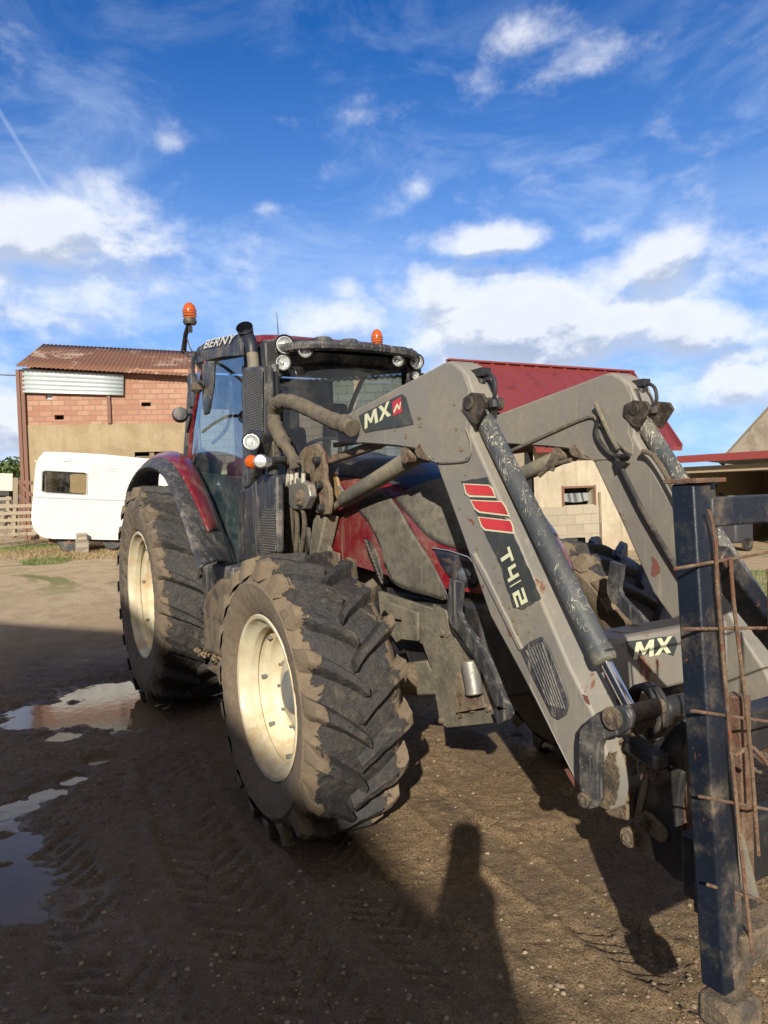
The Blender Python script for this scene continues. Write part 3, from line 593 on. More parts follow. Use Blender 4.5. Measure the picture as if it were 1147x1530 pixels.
# roof: measured edge points; the eave overhangs the wall, the ridge lies 4.2 m behind it
e1 = Rr.p(1017, 668, .35); r1 = Rr.p(944, 557, -4.2); r0 = Rr.p(668, 539.5, -4.2); e0 = Vector((r0.x, e1.y, e1.z)); r0 = Vector((r0.x, 4.2, r0.z))
nr = (e1-e0).cross(r0-e0).normalized()
mb = MB(); Lr = (e1-e0).length; k = int(Lr/.333)
for i in range(k):
    for (s0, s1, h0, h1) in ((0, .72, 0, 0), (.72, .8, 0, .045), (.8, .92, .045, .045), (.92, 1., .045, 0)):
        a, b = (i+s0)/k, (i+s1)/k
        mb.add([e0.lerp(e1, a)+nr*h0, e0.lerp(e1, b)+nr*h1, r0.lerp(r1, b)+nr*h1, r0.lerp(r1, a)+nr*h0], [(0, 1, 2, 3)])
Rr.part(mb, 'roof', M['redroof'], smooth=False, fixn=False, solid=.004)
mb = MB(); b0 = Vector((e0.x, 8.6, e0.z)); b1 = Vector((e1.x, 8.6, e1.z)); mb.add([r0, r1, b1, b0], [(0, 1, 2, 3)]); Rr.part(mb, 'roof', M['redroof'], smooth=False, fixn=False, solid=.03)
mb = MB().beam(r0+Vector((0, 0, .04)), r1+Vector((.02, 0, .04)), .22, .05).beam(e1+Vector((.02, 0, 0)), r1+Vector((.02, 0, 0)), .05, .16).beam(e0+Vector((0, -.02, -.04)), e1+Vector((0, -.02, -.04)), .04, .1)
Rr.part(mb, 'roof_trim', M['redroof'], smooth=False)
mb = MB().prism([(x1-.1, .2, zt), (x1-.1, 7.8, zt), (x1-.1, 4.2, r1.z-.1)], (.08, 0, 0)); Rr.part(mb, 'gable', M['cream'], smooth=False)
# open fronted shed to the right
S = Fac('open_shed', 'open fronted shed with a red fascia and a dark interior', 'shed', 1013, 1300, 832, 18.5, 15.5)
a = S.p(1012.5, 681.5); b = S.p(1300, 681.5); a2 = S.p(1012.5, 692); ztop = a.z
mb = MB().add([a, b, Vector((b.x, 0, a2.z)), Vector((a.x, 0, a2.z))], [(0, 1, 2, 3)])
S.part(MB().b2((a.x, -.06, a2.z), (b.x, 0, ztop)), 'fascia', M['redroof'], smooth=False)
S.part(MB().prism([(a.x, .01, ztop-.01), (b.x, .01, ztop-.01), (b.x, 6, ztop-.25), (a.x, 6, ztop-.25)], (0, 0, -.05)), 'roof', M['galv'], smooth=False)
S.part(MB().b2((a.x, 5.8, -.3), (b.x, 6, ztop-.3)).b2((a.x-.2, .1, -.3), (a.x, 6, ztop-.32)).b2((b.x, .1, -.3), (b.x+.2, 6, ztop-.32)), 'wall', M['brender'], smooth=False)
mb = MB()
for yy in (.3, 2., 4.): mb.b2((a.x, yy, a2.z-.26), (b.x, yy+.12, a2.z-.1))
S.part(mb, 'beam', M['wood'], smooth=False)
dr = S.p(1085, 745, -5.75); d = S.part(MB().b2((dr.x-.42, 5.72, 0), (dr.x+.42, 5.79, 2.05)), 'door', plain('grey_door', (.42, .43, .42), .6), smooth=False)
sub(MB().b2((dr.x+.02, 5.69, .9), (dr.x+.3, 5.715, 1.85)), 'pane', M['void'], d, smooth=False)
for dx in (.9, 1.25): S.part(MB().b2((dr.x+dx, 5.7, .2), (dr.x+dx+.2, 5.79, 2.0)), 'window_panel', plain('dull_panel', (.2, .19, .17), .7), smooth=False)
S.part(MB().b2((a.x+3.6, .02, -.2), (a.x+3.72, .14, a2.z)), 'post', M['ruststeel'], smooth=False)
# a machine standing in the shed
p = atd(1093, 775, 18.0); z0 = GZ(p.x, p.y)
q = empty('stored_machine', (p.x, p.y, z0), 'white topped machine parked in the dark open shed', 'machine')
o = MB().box((p.x, p.y, z0+.55), (.7, .7, .7)).build('body', plain('machine_body', (.05, .05, .06), .5), q, bevel=.06)
top = atd(1093, 746, 18.0); o = MB().box((top.x, top.y, top.z-.03), (.3, .3, .1)).box((top.x, top.y, top.z+.04), (.14, .2, .09)).build('lid', plain('white_lid', (.8, .8, .8), .5), q, bevel=.02)
o = MB().cyl((p.x, p.y, z0+.9), (top.x, top.y, top.z-.07), .05).build('neck', M['dark'], q)
for s in (-1, 1): MB().cyl((p.x+s*.36, p.y, z0+.16), (p.x+s*.44, p.y, z0+.16), .16).build('wheel', M['dark'], q)
p = atd(1055, 770, 19.5); z0 = GZ(p.x, p.y); mb = MB()
for k in range(26): a = rng.uniform(0, 6.28); mb.tube([(p.x+rng.uniform(-.5, .5), p.y+rng.uniform(-.5, .5), z0), (p.x+.4*math.cos(a), p.y+.4*math.sin(a), z0+rng.uniform(.9, 1.65))], .05, 5)
o = mb.build('scrap_heap', M['dark']); tag(o, 'dark heap of scrap bars in the open shed beside the machine', 'scrap heap')
# far gabled house at the right edge
g = Fac('stone_house', 'grey boarded gable with stone edge rising over the open shed', 'house', 1085, 1400, 830, 27, 24.2)
a = g.p(1084, 681); b = g.p(1147, 611); c = g.p(1230, 520); ww = c.x+(c.x-a.x)
M['stone'] = brickmat('rubble_stone', (.3, .26, .2), (.4, .35, .27), (.2, .17, .13), .3, .14, .02, .6, (.22, .19, .14))
M['boards'] = sheetmat('grey_boards', (.2, .17, .135), (.27, .23, .18), (.16, .13, .1), .35, .9, 0.)
g.part(MB().prism([(a.x, 0, -.2), (ww, 0, -.2), (ww, 0, a.z), (c.x, 0, c.z), (a.x, 0, a.z)], (0, 6, 0)), 'wall', M['boards'], smooth=False)
e = (c-a).normalized()
g.part(MB().prism([(a.x+.9, -.05, a.z-.6), (ww-.9, -.05, a.z-.6), (c.x, -.05, c.z-1.0), (a.x+1.0, -.05, a.z-.1)], (0, .045, 0)), 'board_cladding', M['boards'], smooth=False)
mb = MB(); dn = Vector((0, 0, .09)); mb.prism([Vector((a.x, -.2, a.z))-e*.35, Vector((c.x, -.2, c.z)), Vector((c.x, -.2, c.z))+dn, Vector((a.x, -.2, a.z))-e*.35+dn], (0, 6.4, 0))
e3 = Vector((e.x, 0, -e.z)); mb.prism([Vector((c.x, -.2, c.z)), Vector((ww, -.2, a.z))+e3*.35, Vector((ww, -.2, a.z))+e3*.35+dn, Vector((c.x, -.2, c.z))+dn], (0, 6.4, 0))
g.part(mb, 'roof', plain('old_roof_tile', (.16, .13, .1), .9), smooth=False)
# ---------------------------------------------------------------- caravan
Cv = Fac('caravan', 'white touring caravan standing on blocks in front of the brick barn', 'caravan', 48, 262, 830, 16.6, 17.0)
P = z7 = [(x*.2615, 480+y*.2615) for x, y in ((300, 1243), (240, 1232), (205, 1205), (185, 1165), (178, 1110), (188, 1000), (196, 900), (203, 830), (215, 790), (240, 760), (285, 746), (600, 762), (900, 792), (960, 800), (1010, 830), (1035, 880), (1050, 1000), (1045, 1120), (1020, 1215), (970, 1255), (690, 1250))]
from mathutils.geometry import tessellate_polygon
def holed(outer, hole, y0, y1):
    mb = MB(); allp = [Vector((p.x, y0, p.z)) for p in outer]+[Vector((p.x, y0, p.z)) for p in hole]
    tri = tessellate_polygon([[Vector((p.x, p.z, 0)) for p in outer], [Vector((p.x, p.z, 0)) for p in hole]]) if hole else tessellate_polygon([[Vector((p.x, p.z, 0)) for p in outer]])
    mb.add(allp, [list(t) for t in tri]); return mb
O = [Cv.p(u, v) for u, v in P]; O = smoothpath(O+[O[0]], 3)[:-1]
Wn = [Cv.p(x*.2615, 480+y*.2615) for x, y in ((243, 860), (262, 854), (480, 866), (496, 872), (493, 985), (478, 990), (265, 978), (240, 970))]
M['cvwhite'] = paint('caravan_white_aluminium', (.54, .54, .53), dirt=(.26, .24, .19), amt=.16, scale=1.5, rough=.4, speck=.15, streak=.25, var=.02, bmp=.02)
mb = holed(O, Wn, 0, 0); k = len(mb.v); no = len(O)
mb.add([Vector((p.x, 0, p.z)) for p in O]+[Vector((p.x, 2.1, p.z)) for p in O], [[i, (i+1) % no, no+(i+1) % no, no+i] for i in range(no)])
m2 = holed(O, Wn, 2.1, 2.1); mb.add(m2.v, m2.f)
body = Cv.part(mb, 'body', M['cvwhite'], ang=30)
mb = MB()
for q in range(24):
    tt = q/23; a = Cv.p(51+2*math.sin(tt*3), 689+tt*104); b = Cv.p(258, 693+tt*108)
    if 693 < 689+tt*104 < 742: a = Cv.p(134, 689+tt*104)
    mb.beam(Vector((a.x, -.004, a.z)), Vector((b.x, -.004, b.z)), .016, .016)
sub(mb, 'panel_ribs', M['cvwhite'], body, smooth=False)
a, b = Cv.p(51, 742.5, .01), Cv.p(266, 751, .01); Cv.part(MB().beam(a, b, .012, .03), 'trim_strip', plain('grey_trim', (.35, .37, .38), .4), smooth=False)
mb = MB(); nW = len(Wn); ce = sum(Wn, Vector())/nW
outr = [ce+(p-ce)*1.06 for p in Wn]; mb.add([Vector((p.x, -.015, p.z)) for p in Wn]+[Vector((p.x, -.015, p.z)) for p in outr]+[Vector((p.x, .002, p.z)) for p in outr], [[i, (i+1) % nW, nW+(i+1) % nW, nW+i] for i in range(nW)]+[[nW+i, nW+(i+1) % nW, 2*nW+(i+1) % nW, 2*nW+i] for i in range(nW)])
wf = Cv.part(mb, 'window', plain('window_rubber', (.3, .31, .3), .5), smooth=False)
mb = MB().add([Vector((p.x, .01, p.z)) for p in Wn], [list(range(nW))]); sub(mb, 'pane', glassmat('caravan_acrylic', (.75, .72, .62), .03, .12), wf, smooth=False)
cu = Cv.p(67, 718, -.1); sub(MB().b2((cu.x-.09, .08, Cv.p(65, 738).z), (cu.x+.03, .12, Cv.p(65, 704).z)), 'curtain', plain('grey_curtain', (.16, .15, .15), .9), wf)
a = Cv.p(93, 684.5, .02); b = Cv.p(105.5, 689, .02); Cv.part(MB().b2((a.x, -.03, b.z), (b.x, 0, a.z)), 'vent', M['cvwhite'], bevel=.005)
gz = .02
for u in (105, 168, 240):
    p = Cv.p(u, 815, -.15); w_ = Cv.part(MB().cyl((p.x, .15, .3), (p.x, .33, .3), .3 if u < 120 else .27, seg=28), 'wheel', M['dark'], bevel=.02)
    sub(MB().cyl((p.x, .14, .3), (p.x, .2, .3), .1, seg=20).cyl((p.x, .1, .3), (p.x, .14, .3), .05, seg=14), 'hub', M['ruststeel'], w_)
mb = MB(); a, b = Cv.p(70, 806, -.2), Cv.p(250, 806, -.2); mb.b2((a.x, .3, a.z-.1), (b.x, .38, a.z+.02)); mb.b2((a.x, 1.7, a.z-.1), (b.x, 1.78, a.z+.02)); Cv.part(mb, 'chassis', M['ruststeel'], smooth=False)
p = Cv.p(124, 820, .05); q = Cv.root.matrix_basis
def wpt(F_, v): return F_.o+F_.d*v[0]-F_.n*v[1]+Vector((0, 0, v[2]))
wp = wpt(Cv, (p.x, -.12, 0)); z0 = GZ(wp.x, wp.y)
mb = MB().box((wp.x, wp.y, z0+.14), (.26, .26, .34)).box((wp.x+.03, wp.y, z0+.38), (.2, .2, .16)); o = mb.jitter(.012).build('support_stone', M['stone'], bevel=.02); tag(o, 'weathered stone block propping up the caravan near its window end', 'stone block')
# pallets, gate and leftovers at the left edge
def pallet(label, loc, rz, tilt):
    o = empty('wooden_pallet', loc, label, 'pallet', 'wooden pallets by the barn'); o.rotation_euler = (tilt, 0, rz)
    for k in range(5): b = MB().box((0, -.36+.18*k, .065), (1.2, .085, .02)).build('slat', M['wood'], None, smooth=False); b.parent = o
    for k in range(3):
        b = MB().box((-.5+.5*k, 0, 0), (.09, .85, .1)).build('stringer', M['wood'], None, smooth=False); b.parent = o
    return o
p1 = atd(22, 778, 18.5); pallet('wooden pallet leaning upright at the left edge beside the caravan', (p1.x, p1.y, p1.z), YAW-math.pi/2, R(78))
p1 = atd(-18, 770, 19.0); pallet('wooden pallet standing outermost at the left edge', (p1.x, p1.y, p1.z+.05), YAW-math.pi/2+.1, R(80))
p = atd(24, 736, 21); z0 = GZ(p.x, p.y)
gt = empty('field_gate', (p.x, p.y, z0), 'brown braced wooden gate beside the barn corner', 'gate'); dr_ = Vector(RT); dr_.z = 0; dr_.normalize()
def gp(u, v): return atp(u, v, p, FW)
MB().beam(gp(23, 714), gp(22.5, 790), .12, .12).build('gate_post', M['wood'], gt, smooth=False)
MB().beam(gp(28, 719), gp(48, 722), .05, .1).beam(gp(30, 757), gp(48, 758), .05, .1).beam(gp(29, 722), gp(48, 741), .05, .08).beam(gp(29, 738), gp(48, 757), .05, .08).beam(gp(31, 718), gp(31, 775), .06, .08).build('gate_frame', M['ruststeel'], gt, smooth=False)
p = atd(8, 722, 24); tr = empty('farm_trailer', (p.x, p.y, GZ(p.x, p.y)), 'low cream sided farm trailer at the far left edge', 'trailer')
def gp(u, v): return atp(u, v, p, FW)
for v in (714.5, 721, 728): MB().beam(gp(-60, v-2), gp(19, v), .05, .3).build('side_board', plain('cream_board', (.55, .5, .4), .7), tr, smooth=False)
MB().beam(gp(-60, 735), gp(19, 737), .5, .16).build('bed', M['dark'], tr, smooth=False)
for u in (-20, 5): a = gp(u, 748); MB().cyl(a, a+FW*.25, .38, seg=20).build('wheel', M['dark'], tr)
# leafy bushes
def leafblob(mb, c, r, n_, ls):
    for k in range(n_):
        d = Vector(rng.normal(size=3)).normalized(); p = Vector(c)+Vector((d.x*r[0], d.y*r[1], d.z*r[2]))*rng.uniform(.45, 1.08); a = Vector(rng.normal(size=3)).normalized(); b = a.orthogonal().normalized()
        mb.add([p-a*ls, p+b*ls*.5, p+a*ls, p-b*ls*.5], [(0, 1, 2, 3)])
def leafm(name, c1, c2):
    m, t, o = nt(name); n = N(t); g_ = n.n('ShaderNodeNewGeometry'); t.links.new(n.pri(n.mix(g_.outputs['Random Per Island'], c1, c2), .6), o.inputs[0]); return m
M['leaf'] = leafm('bush_leaf', (.03, .06, .015), (.09, .13, .035))
for (u, v, D, r, lab) in ((24, 712, 30, (1.2, 1, .75), 'rounded green bush behind the gate at the barn corner'), (2, 716, 42, (2.2, 1, .6), 'distant dark hedge clump at the left horizon')):
    p = atd(u, v, D); z0 = GZ(p.x, p.y); bs = empty('bush', (p.x, p.y, z0), lab, 'bush')
    mb = MB(); leafblob(mb, p, r, 1500, .11); mb.build('foliage', M['leaf'], bs, smooth=False, fixn=False)
    MB().tube([(p.x, p.y, z0-.1), (p.x+.05, p.y, (z0+p.z)/2), (p.x, p.y, p.z)], [.1, .07, .03]).build('stem', M['wood'], bs)
# grass and straw
def gspot(u, v): q = G(u, v); return q
def tsp(lst):
    out = []
    for (u, v, rad) in lst:                  # fixed point with the terrain height
        q = G(u, v)
        for _ in range(8): q = at(u, v, 2, GZ(q.x, q.y))
        out.append((q.x, q.y, rad))
    return out
tufts('dry_straw', 'pale trampled straw and dry grass below the caravan', tsp([(60, 828, 1.2), (110, 832, 1.1), (20, 826, 1.2), (150, 836, .9), (90, 822, 1.)]), 900, .12, ((.28, .2, .1), (.5, .38, .2)), 1.4, .006, .6)
tufts('grass', 'short green grass patches along the yard edge', tsp([(70, 858, .5), (20, 822, .9), (50, 818, .8), (935, 872, 1.3), (965, 880, 1.), (1090, 860, .9), (1120, 905, .8), (1110, 880, .9)]), 900, .07, ((.07, .12, .02), (.17, .22, .06)), .7, .005)
# farm shed behind the photographer, whose shade lies over the left of the yard
L0 = 1/math.tan(SUN_EL); sv = Vector((math.cos(SUN_AZ), math.sin(SUN_AZ), 0))
def caster(S, h): return Vector((S[0], S[1], 0))-sv*h*L0+Vector((0, 0, h))
ap = caster((-2.48, -.24), 7.5)
Sr = (-2.48+18.3, -.24-2.08); Sl = (-2.48-7.45, -.24-5.62)
e1 = caster(Sr, 4.5); e2 = caster(Sl, 4.5); bk = Vector((4, -14, 0))
fs = empty('farm_shed', (ap.x, ap.y, 0), 'long metal clad farm shed standing behind the photographer', 'shed')
gw = [Vector((e2.x, e2.y, -.3)), Vector((e1.x, e1.y, -.3)), e1, ap, e2]
MB().prism(gw, bk).build('wall', plain('shed_cladding', (.14, .15, .14), .7), fs, smooth=False)
mb = MB(); tz = Vector((0, 0, .1)); mb.prism([e2+tz*.1, ap+tz*.1, ap+tz, e2+tz], bk); mb.prism([ap+tz*.1, e1+tz*.1, e1+tz, ap+tz], bk); mb.build('roof', plain('shed_roof', (.2, .2, .2), .7), fs, smooth=False)
# ================================================================== TRACTOR
T = empty('tractor', (1.5, 0, 0), 'muddy dark red farm tractor with cream wheel rims and a glazed cab', 'tractor')
def wheel_parts(name, R1, rr, w_, nl, tm, seg=120):
    """tyre and rim meshes built round the hub, outer face towards -y"""
    h = w_/2
    prof = [(h-.035, rr+.0), (h-.012, rr+.02), (h+.0, rr+.045), (h+.022, rr+(R1-rr)*.36), (h+.028, rr+(R1-rr)*.55), (h+.012, R1-.115), (h-.012, R1-.082), (h-.05, R1-.066), (h*.5, R1-.056), (0, R1-.052)]
    prof = prof+[(-a, b) for a, b in prof[::-1][1:]]
    mb = MB().lathe(prof, seg=seg); mb.f = [f for f in mb.f]
    base = len(mb.v); 
    for k in range(nl):
        for s in (-1, 1):
            th0 = 2*math.pi*(k+(.5 if s > 0 else 0))/nl; K = 9; rows = []
            for i in range(K+1):
                q = i/K; y = s*(-.02+(h+.014+.02)*min(1, q*1.12)); rtop = R1-.03*max(0, (q-.62)/.38)**2; 
                if q > .89: y = s*(h+.014+.016*(q-.89)/.11); rtop = R1-.03-.05*(q-.89)/.11
                th = th0+(.72*(q**.85))*(.30/R1); wd = (.021+.013*q)/R1; rbot = R1-.062 if q < .6 else R1-.062-.05*(q-.6)/.4
                tj = rng.uniform(-.004, .004); rows.append((y, th, wd, rtop+tj, rbot))
            b = len(mb.v)
            for (y, th, wd, rt, rb) in rows:
                for (dt, r_) in ((-1.75, rb), (-1., rt-.006), (-.75, rt), (.75, rt), (1., rt-.006), (1.75, rb)):
                    a = th+dt*wd; mb.v.append(Vector((r_*math.cos(a), y, r_*math.sin(a))))
            for i in range(K):
                for j in range(5): mb.f.append([b+i*6+j, b+i*6+j+1, b+i*6+7+j, b+i*6+6+j])
            mb.f.append([b+j for j in range(6)]); mb.f.append([b+K*6+j for j in range(6)][::-1])
    for p in mb.v: p *= 1+rng.normal()*.0016
    return mb
def rim_mesh(rr, w_, disc, hubr):
    h = w_/2; o = h-.025       # outer flange plane
    prof = [(o+.004, rr+.0), (o+.01, rr+.012), (o+.016, rr+.004), (o+.012, rr-.012), (o-.01, rr-.022), (o-.03, rr-.03), (o-.045, rr-.056), (o-.08, rr-.06), (o-.09, rr-.047), (o-.115, rr-.05), (o-.135, rr-.084), (o-disc+.03, rr-.088), (o-disc+.004, rr-.11), (o-disc, rr-.13), (o-disc+.01, rr-.2), (o-disc+.035, hubr+.09), (o-disc+.06, hubr+.05), (o-disc+.055, 0.001)]
    mb = MB().lathe(prof, seg=96); 
    back = [(-o, rr), (-o-.012, rr+.008), (-o, rr-.02), (-o+.06, rr-.04), (o-disc-.02, rr-.09)]
    mb.lathe(back, seg=64); return mb
def hubset(rr, w_, disc, hubr, nb, rb):
    o = w_/2-.025; y = -(o-disc)
    cap = MB().lathe([(0, hubr), (.02, hubr), (.035, hubr*.93), (.045, hubr*.8), (.05, hubr*.5), (.052, .001)], c=(0, y-.04, 0), seg=40)
    bl = []
    for k in range(nb):
        a = 2*math.pi*(k+.3)/nb; c = Vector((rb*math.cos(a), y-.012, rb*math.sin(a))); bl.append(MB()); bl[-1].cyl(c, c+Vector((0, -.03, 0)), .017, seg=6).cyl(c+Vector((0, -.03, 0)), c+Vector((0, -.05, 0)), .009, seg=8)
    for k in range(8):
        a = 2*math.pi*(k+.1)/8; r2 = rr-.068; c = Vector((r2*math.cos(a), -(o-.12), r2*math.sin(a))); bl.append(MB()); bl[-1].cyl(c+Vector((0, .01, 0)), c+Vector((0, -.02, 0)), .012, seg=6)
    return cap, bl
M['tyreF'] = tyremat('muddy_front_tyre_rubber', .22, .4, .7, .84, .36); M['tyreR'] = tyremat('muddy_rear_tyre_rubber', .30, .53, .93, .58, .38)
def wheel(hub, outer, R1, rr, w_, nl, disc, hubr, nb, rb, tm, phase):
    e_loc = Vector(hub); s = outer; rot = Matrix.Rotation(phase, 3, 'Y')
    def fin(mb):
        mb.v = [e_loc+Vector((p.x, -s*p.y, p.z)) for p in (rot @ q for q in mb.v)]; return mb
    wo_ = bpy.data.objects.new('wheel', None)
    ty = fin(wheel_parts('t', R1, rr, w_, nl, tm)).build('wheel', tm, T, origin=hub, ang=38)
    x = ty.modifiers.new('u', 'SUBSURF'); x.subdivision_type = 'SIMPLE'; x.levels = 1; x.render_levels = 1
    tx = bpy.data.textures.get('mudlump') or bpy.data.textures.new('mudlump', 'CLOUDS'); tx.noise_scale = .045; tx.noise_depth = 4
    x = ty.modifiers.new('d', 'DISPLACE'); x.texture = tx; x.strength = .013; x.mid_level = .5
    rm = fin(rim_mesh(rr, w_, disc, hubr)).build('rim', M['rim'], ty, ang=50)
    cap, bl = hubset(rr, w_, disc, hubr, nb, rb); fin(cap).build('hub_cap', M['hubgrey'], ty)
    for b_ in bl: fin(b_).build('rim_bolt', M['hubgrey'], ty)
M['hubgrey'] = paint('hub_grey', (.13, .14, .14), amt=.3, scale=9, rough=.45, speck=.3)
for sy in (-1, 1):
    wheel((3.0, -1.003 if sy < 0 else .93, .687 if sy < 0 else .65), sy, .704, .4, .44, 19, .20, .115, 10, .2, M['tyreF'], .13 if sy < 0 else .3)
    wheel((0., sy*.905, .89), sy, .93, .53, .6, 20, .30, .10, 8, .3, M['tyreR'], .22)
# ---------------------------------------------------------------- bonnet
def hw(x): return float(np.interp(x, [1.8, 2.6, 2.8, 3.0, 3.15, 3.3, 3.45, 3.6, 3.72, 3.82, 3.9], [.43, .427, .42, .405, .383, .35, .3, .235, .17, .11, .03])) if x < 3.905 else 0.
def htop(x): return float(np.interp(x, [1.8, 2.3, 2.8, 3.1, 3.35, 3.6, 3.8, 3.92, 4.02], [1.95, 1.92, 1.86, 1.78, 1.67, 1.51, 1.37, 1.27, 1.17]))
def hk(x): return hbot(x)+(htop(x)-hbot(x))*.38
def hbot(x): return 1.26-.085*max(0, x-2.4) if x < 3.6 else 1.158-.1*(x-3.6)
def hside(x, z):
    zt = htop(x); k_ = hk(x); q = min(1., max(0., (z-k_)/(zt-k_))); return hw(x)*(1-q**2.7)**(1/2.7)
mb = MB(); xs = [1.85+(3.91-1.85)*(1-(1-i/46)**1.7) for i in range(47)]; J = 12; K_ = 8; rows = []
for x in xs:
    zt, zb = htop(x), hbot(x); row = []
    for j in range(K_): z = zb+(hk(x)-zb)*j/K_; row.append((hside(x, z), z))
    for j in range(J+1):
        ph = j/J*math.pi/2; row.append((hw(x)*math.cos(ph)**(2/2.7) if j < J else 0., hk(x)+(zt-hk(x))*math.sin(ph)**(2/2.7)))
    rows.append([Vector((x, -y, z)) for y, z in row]+[Vector((x, y, z)) for y, z in row[::-1][1:]])
nr_ = len(rows[0])
for r_ in rows: mb.v += r_
for i in range(len(rows)-1):
    for j in range(nr_-1): mb.f.append([i*nr_+j, i*nr_+j+1, (i+1)*nr_+j+1, (i+1)*nr_+j])
mb.f.append(list(range(nr_))[::-1]); mb.f.append([(len(rows)-1)*nr_+j for j in range(nr_)])
hood = mb.build('bonnet', M['red'], T, ang=50)
def onh(u, v, s=-1):
    y = -.41
    for _ in range(25):
        p = at(u, v, 1, y); x = min(max(p.x, 1.9), 3.82); y = .5*y-.5*hside(x, p.z)
    return p
def drape(pts, off, name, mat, par, side=-1, cuts=5, solid=0.):
    """thin panel lying on the bonnet side: outline in (x, z)"""
    P = [onh(u, v) for u, v in pts]; bm = bmesh.new(); vs = [bm.verts.new((p.x, 0, p.z)) for p in P]; bm.faces.new(vs); bmesh.ops.triangulate(bm, faces=bm.faces[:])
    for _ in range(cuts):
        ed = [e for e in bm.edges if e.calc_length() > .045]
        if not ed: break
        bmesh.ops.subdivide_edges(bm, edges=ed, cuts=1); bmesh.ops.triangulate(bm, faces=bm.faces[:])
    mb = MB(); bm.verts.index_update()
    for v_ in bm.verts:
        x, z = v_.co.x, v_.co.z; e = .004; y = hside(x, z); ny = Vector((-(hside(x+e, z)-y)/e, 1, -(hside(x, min(z+e, htop(x)-.001))-y)/e))
        ny.z = min(ny.z, 6); ny.normalize(); p = Vector((x, y, z))+ny*off; mb.v.append(Vector((p.x, p.y*side, p.z)))
    for f in bm.faces: mb.f.append([v_.index for v_ in f.verts])
    bm.free(); return mb.build(name, mat, par, ang=60, solid=solid)
pan1 = z2([(158, 690), (200, 640), (262, 612), (300, 640), (345, 700), (400, 800), (470, 910), (515, 1000), (540, 1075), (460, 1058), (380, 1038), (310, 1000), (275, 930), (262, 860), (235, 800), (205, 745)])
pan2 = z2([(318, 640), (372, 610), (520, 560), (560, 640), (640, 790), (655, 882), (590, 858), (520, 838), (455, 800), (405, 745), (355, 690)])
vent = z2([(186, 812), (215, 830), (245, 880), (265, 960), (268, 1015), (255, 1010), (235, 960), (205, 890)])
lamp = z2([(486, 856), (560, 868), (640, 895), (672, 930), (672, 1000), (650, 1024), (600, 1012), (555, 980), (520, 930)])
top = z2([(80, 520), (330, 468), (480, 452), (620, 560), (640, 700), (600, 600), (520, 545), (372, 598), (300, 590), (160, 660), (90, 620)])
for sd_ in (-1, 1):
    for pn_ in (pan1, pan2, lamp):
        pp_ = [onh(*q) for q in pn_]; pp_ = smoothpath(pp_+[pp_[0]], 4); MB().tube([(p.x, sd_*(hside(p.x, p.z)+.004), p.z) for p in pp_], .0045, 6).build('panel_gap', M['dark'], hood)
    gp_ = drape(pan1, .006, 'side_grille_panel', M['dustpanel'], hood, sd_, solid=.006)
    drape(pan2, .006, 'side_grille_panel', M['dustpanel'], hood, sd_, solid=.006)
    drape(vent, .005, 'vent', M['dark'], hood, sd_, solid=.004)
    hl_ = drape(lamp, .008, 'headlight', M['blackgloss'], T, sd_, solid=.008)
    P = [onh(*q) for q in z2([(486, 856), (560, 868), (640, 895), (672, 930)])]; MB().tube([(p.x, sd_*(hside(p.x, p.z)+.014), p.z) for p in P], .006, 8).build('chrome_strip', M['chrome'], hl_)
    p = onh(*z2([(612, 972)])[0]); c = Vector((p.x+.015, sd_*(hside(p.x, p.z)+.008), p.z)); dr_ = Vector((.55, sd_*.85, 0)).normalized()
    MB().lathe([(-.01, .036), (.01, .038), (.022, .03), (.03, .018), (.033, .001)], c=c, axis=dr_, seg=28).build('lens', M['projector'], hl_)
    P = [onh(*q) for q in z2([(520, 900), (560, 900), (585, 930), (548, 918)])]; MB().prism([(p.x, sd_*(hside(p.x, p.z)+.013), p.z) for p in P], (0, sd_*.003, 0)).build('reflector', M['chrome'], hl_, smooth=False)
# vent louvres
mb = MB()
for k in range(11):
    q = k/10; p = onh(480+.3487*(198+q*66), 520+.3487*(828+q*172)); mb.box((p.x, -hside(p.x, p.z)-.011, p.z), (.03, .006, .009), Matrix.Rotation(.6, 3, 'Y'))
mb.build('louvres', M['dustpanel'], hood, smooth=False)
# black bonnet top panel
mb = MB(); rows = []
for x in [x for x in xs if x < 3.7]:
    zt = htop(x); row = []
    for j in range(J+1):
        ph = R(38)+(R(90)-R(38))*j/J; row.append((hw(x)*max(0., math.cos(ph))**(2/2.7)+.005*math.cos(ph), hk(x)+(zt-hk(x))*math.sin(ph)**(2/2.7)+.006))
    rows.append([Vector((x, -y, z)) for y, z in row]+[Vector((x, y, z)) for y, z in row[::-1][1:]])
nr_ = len(rows[0])
for r_ in rows: mb.v += r_
for i in range(len(rows)-1):
    for j in range(nr_-1): mb.f.append([i*nr_+j, i*nr_+j+1, (i+1)*nr_+j+1, (i+1)*nr_+j])
mb.build('top_cover', M['blackgloss'], hood, ang=60)
MB().b2((3.6, -.14, 1.1), (3.86, .14, 1.2)).build('front_grille', M['dark'], hood, bevel=.03)
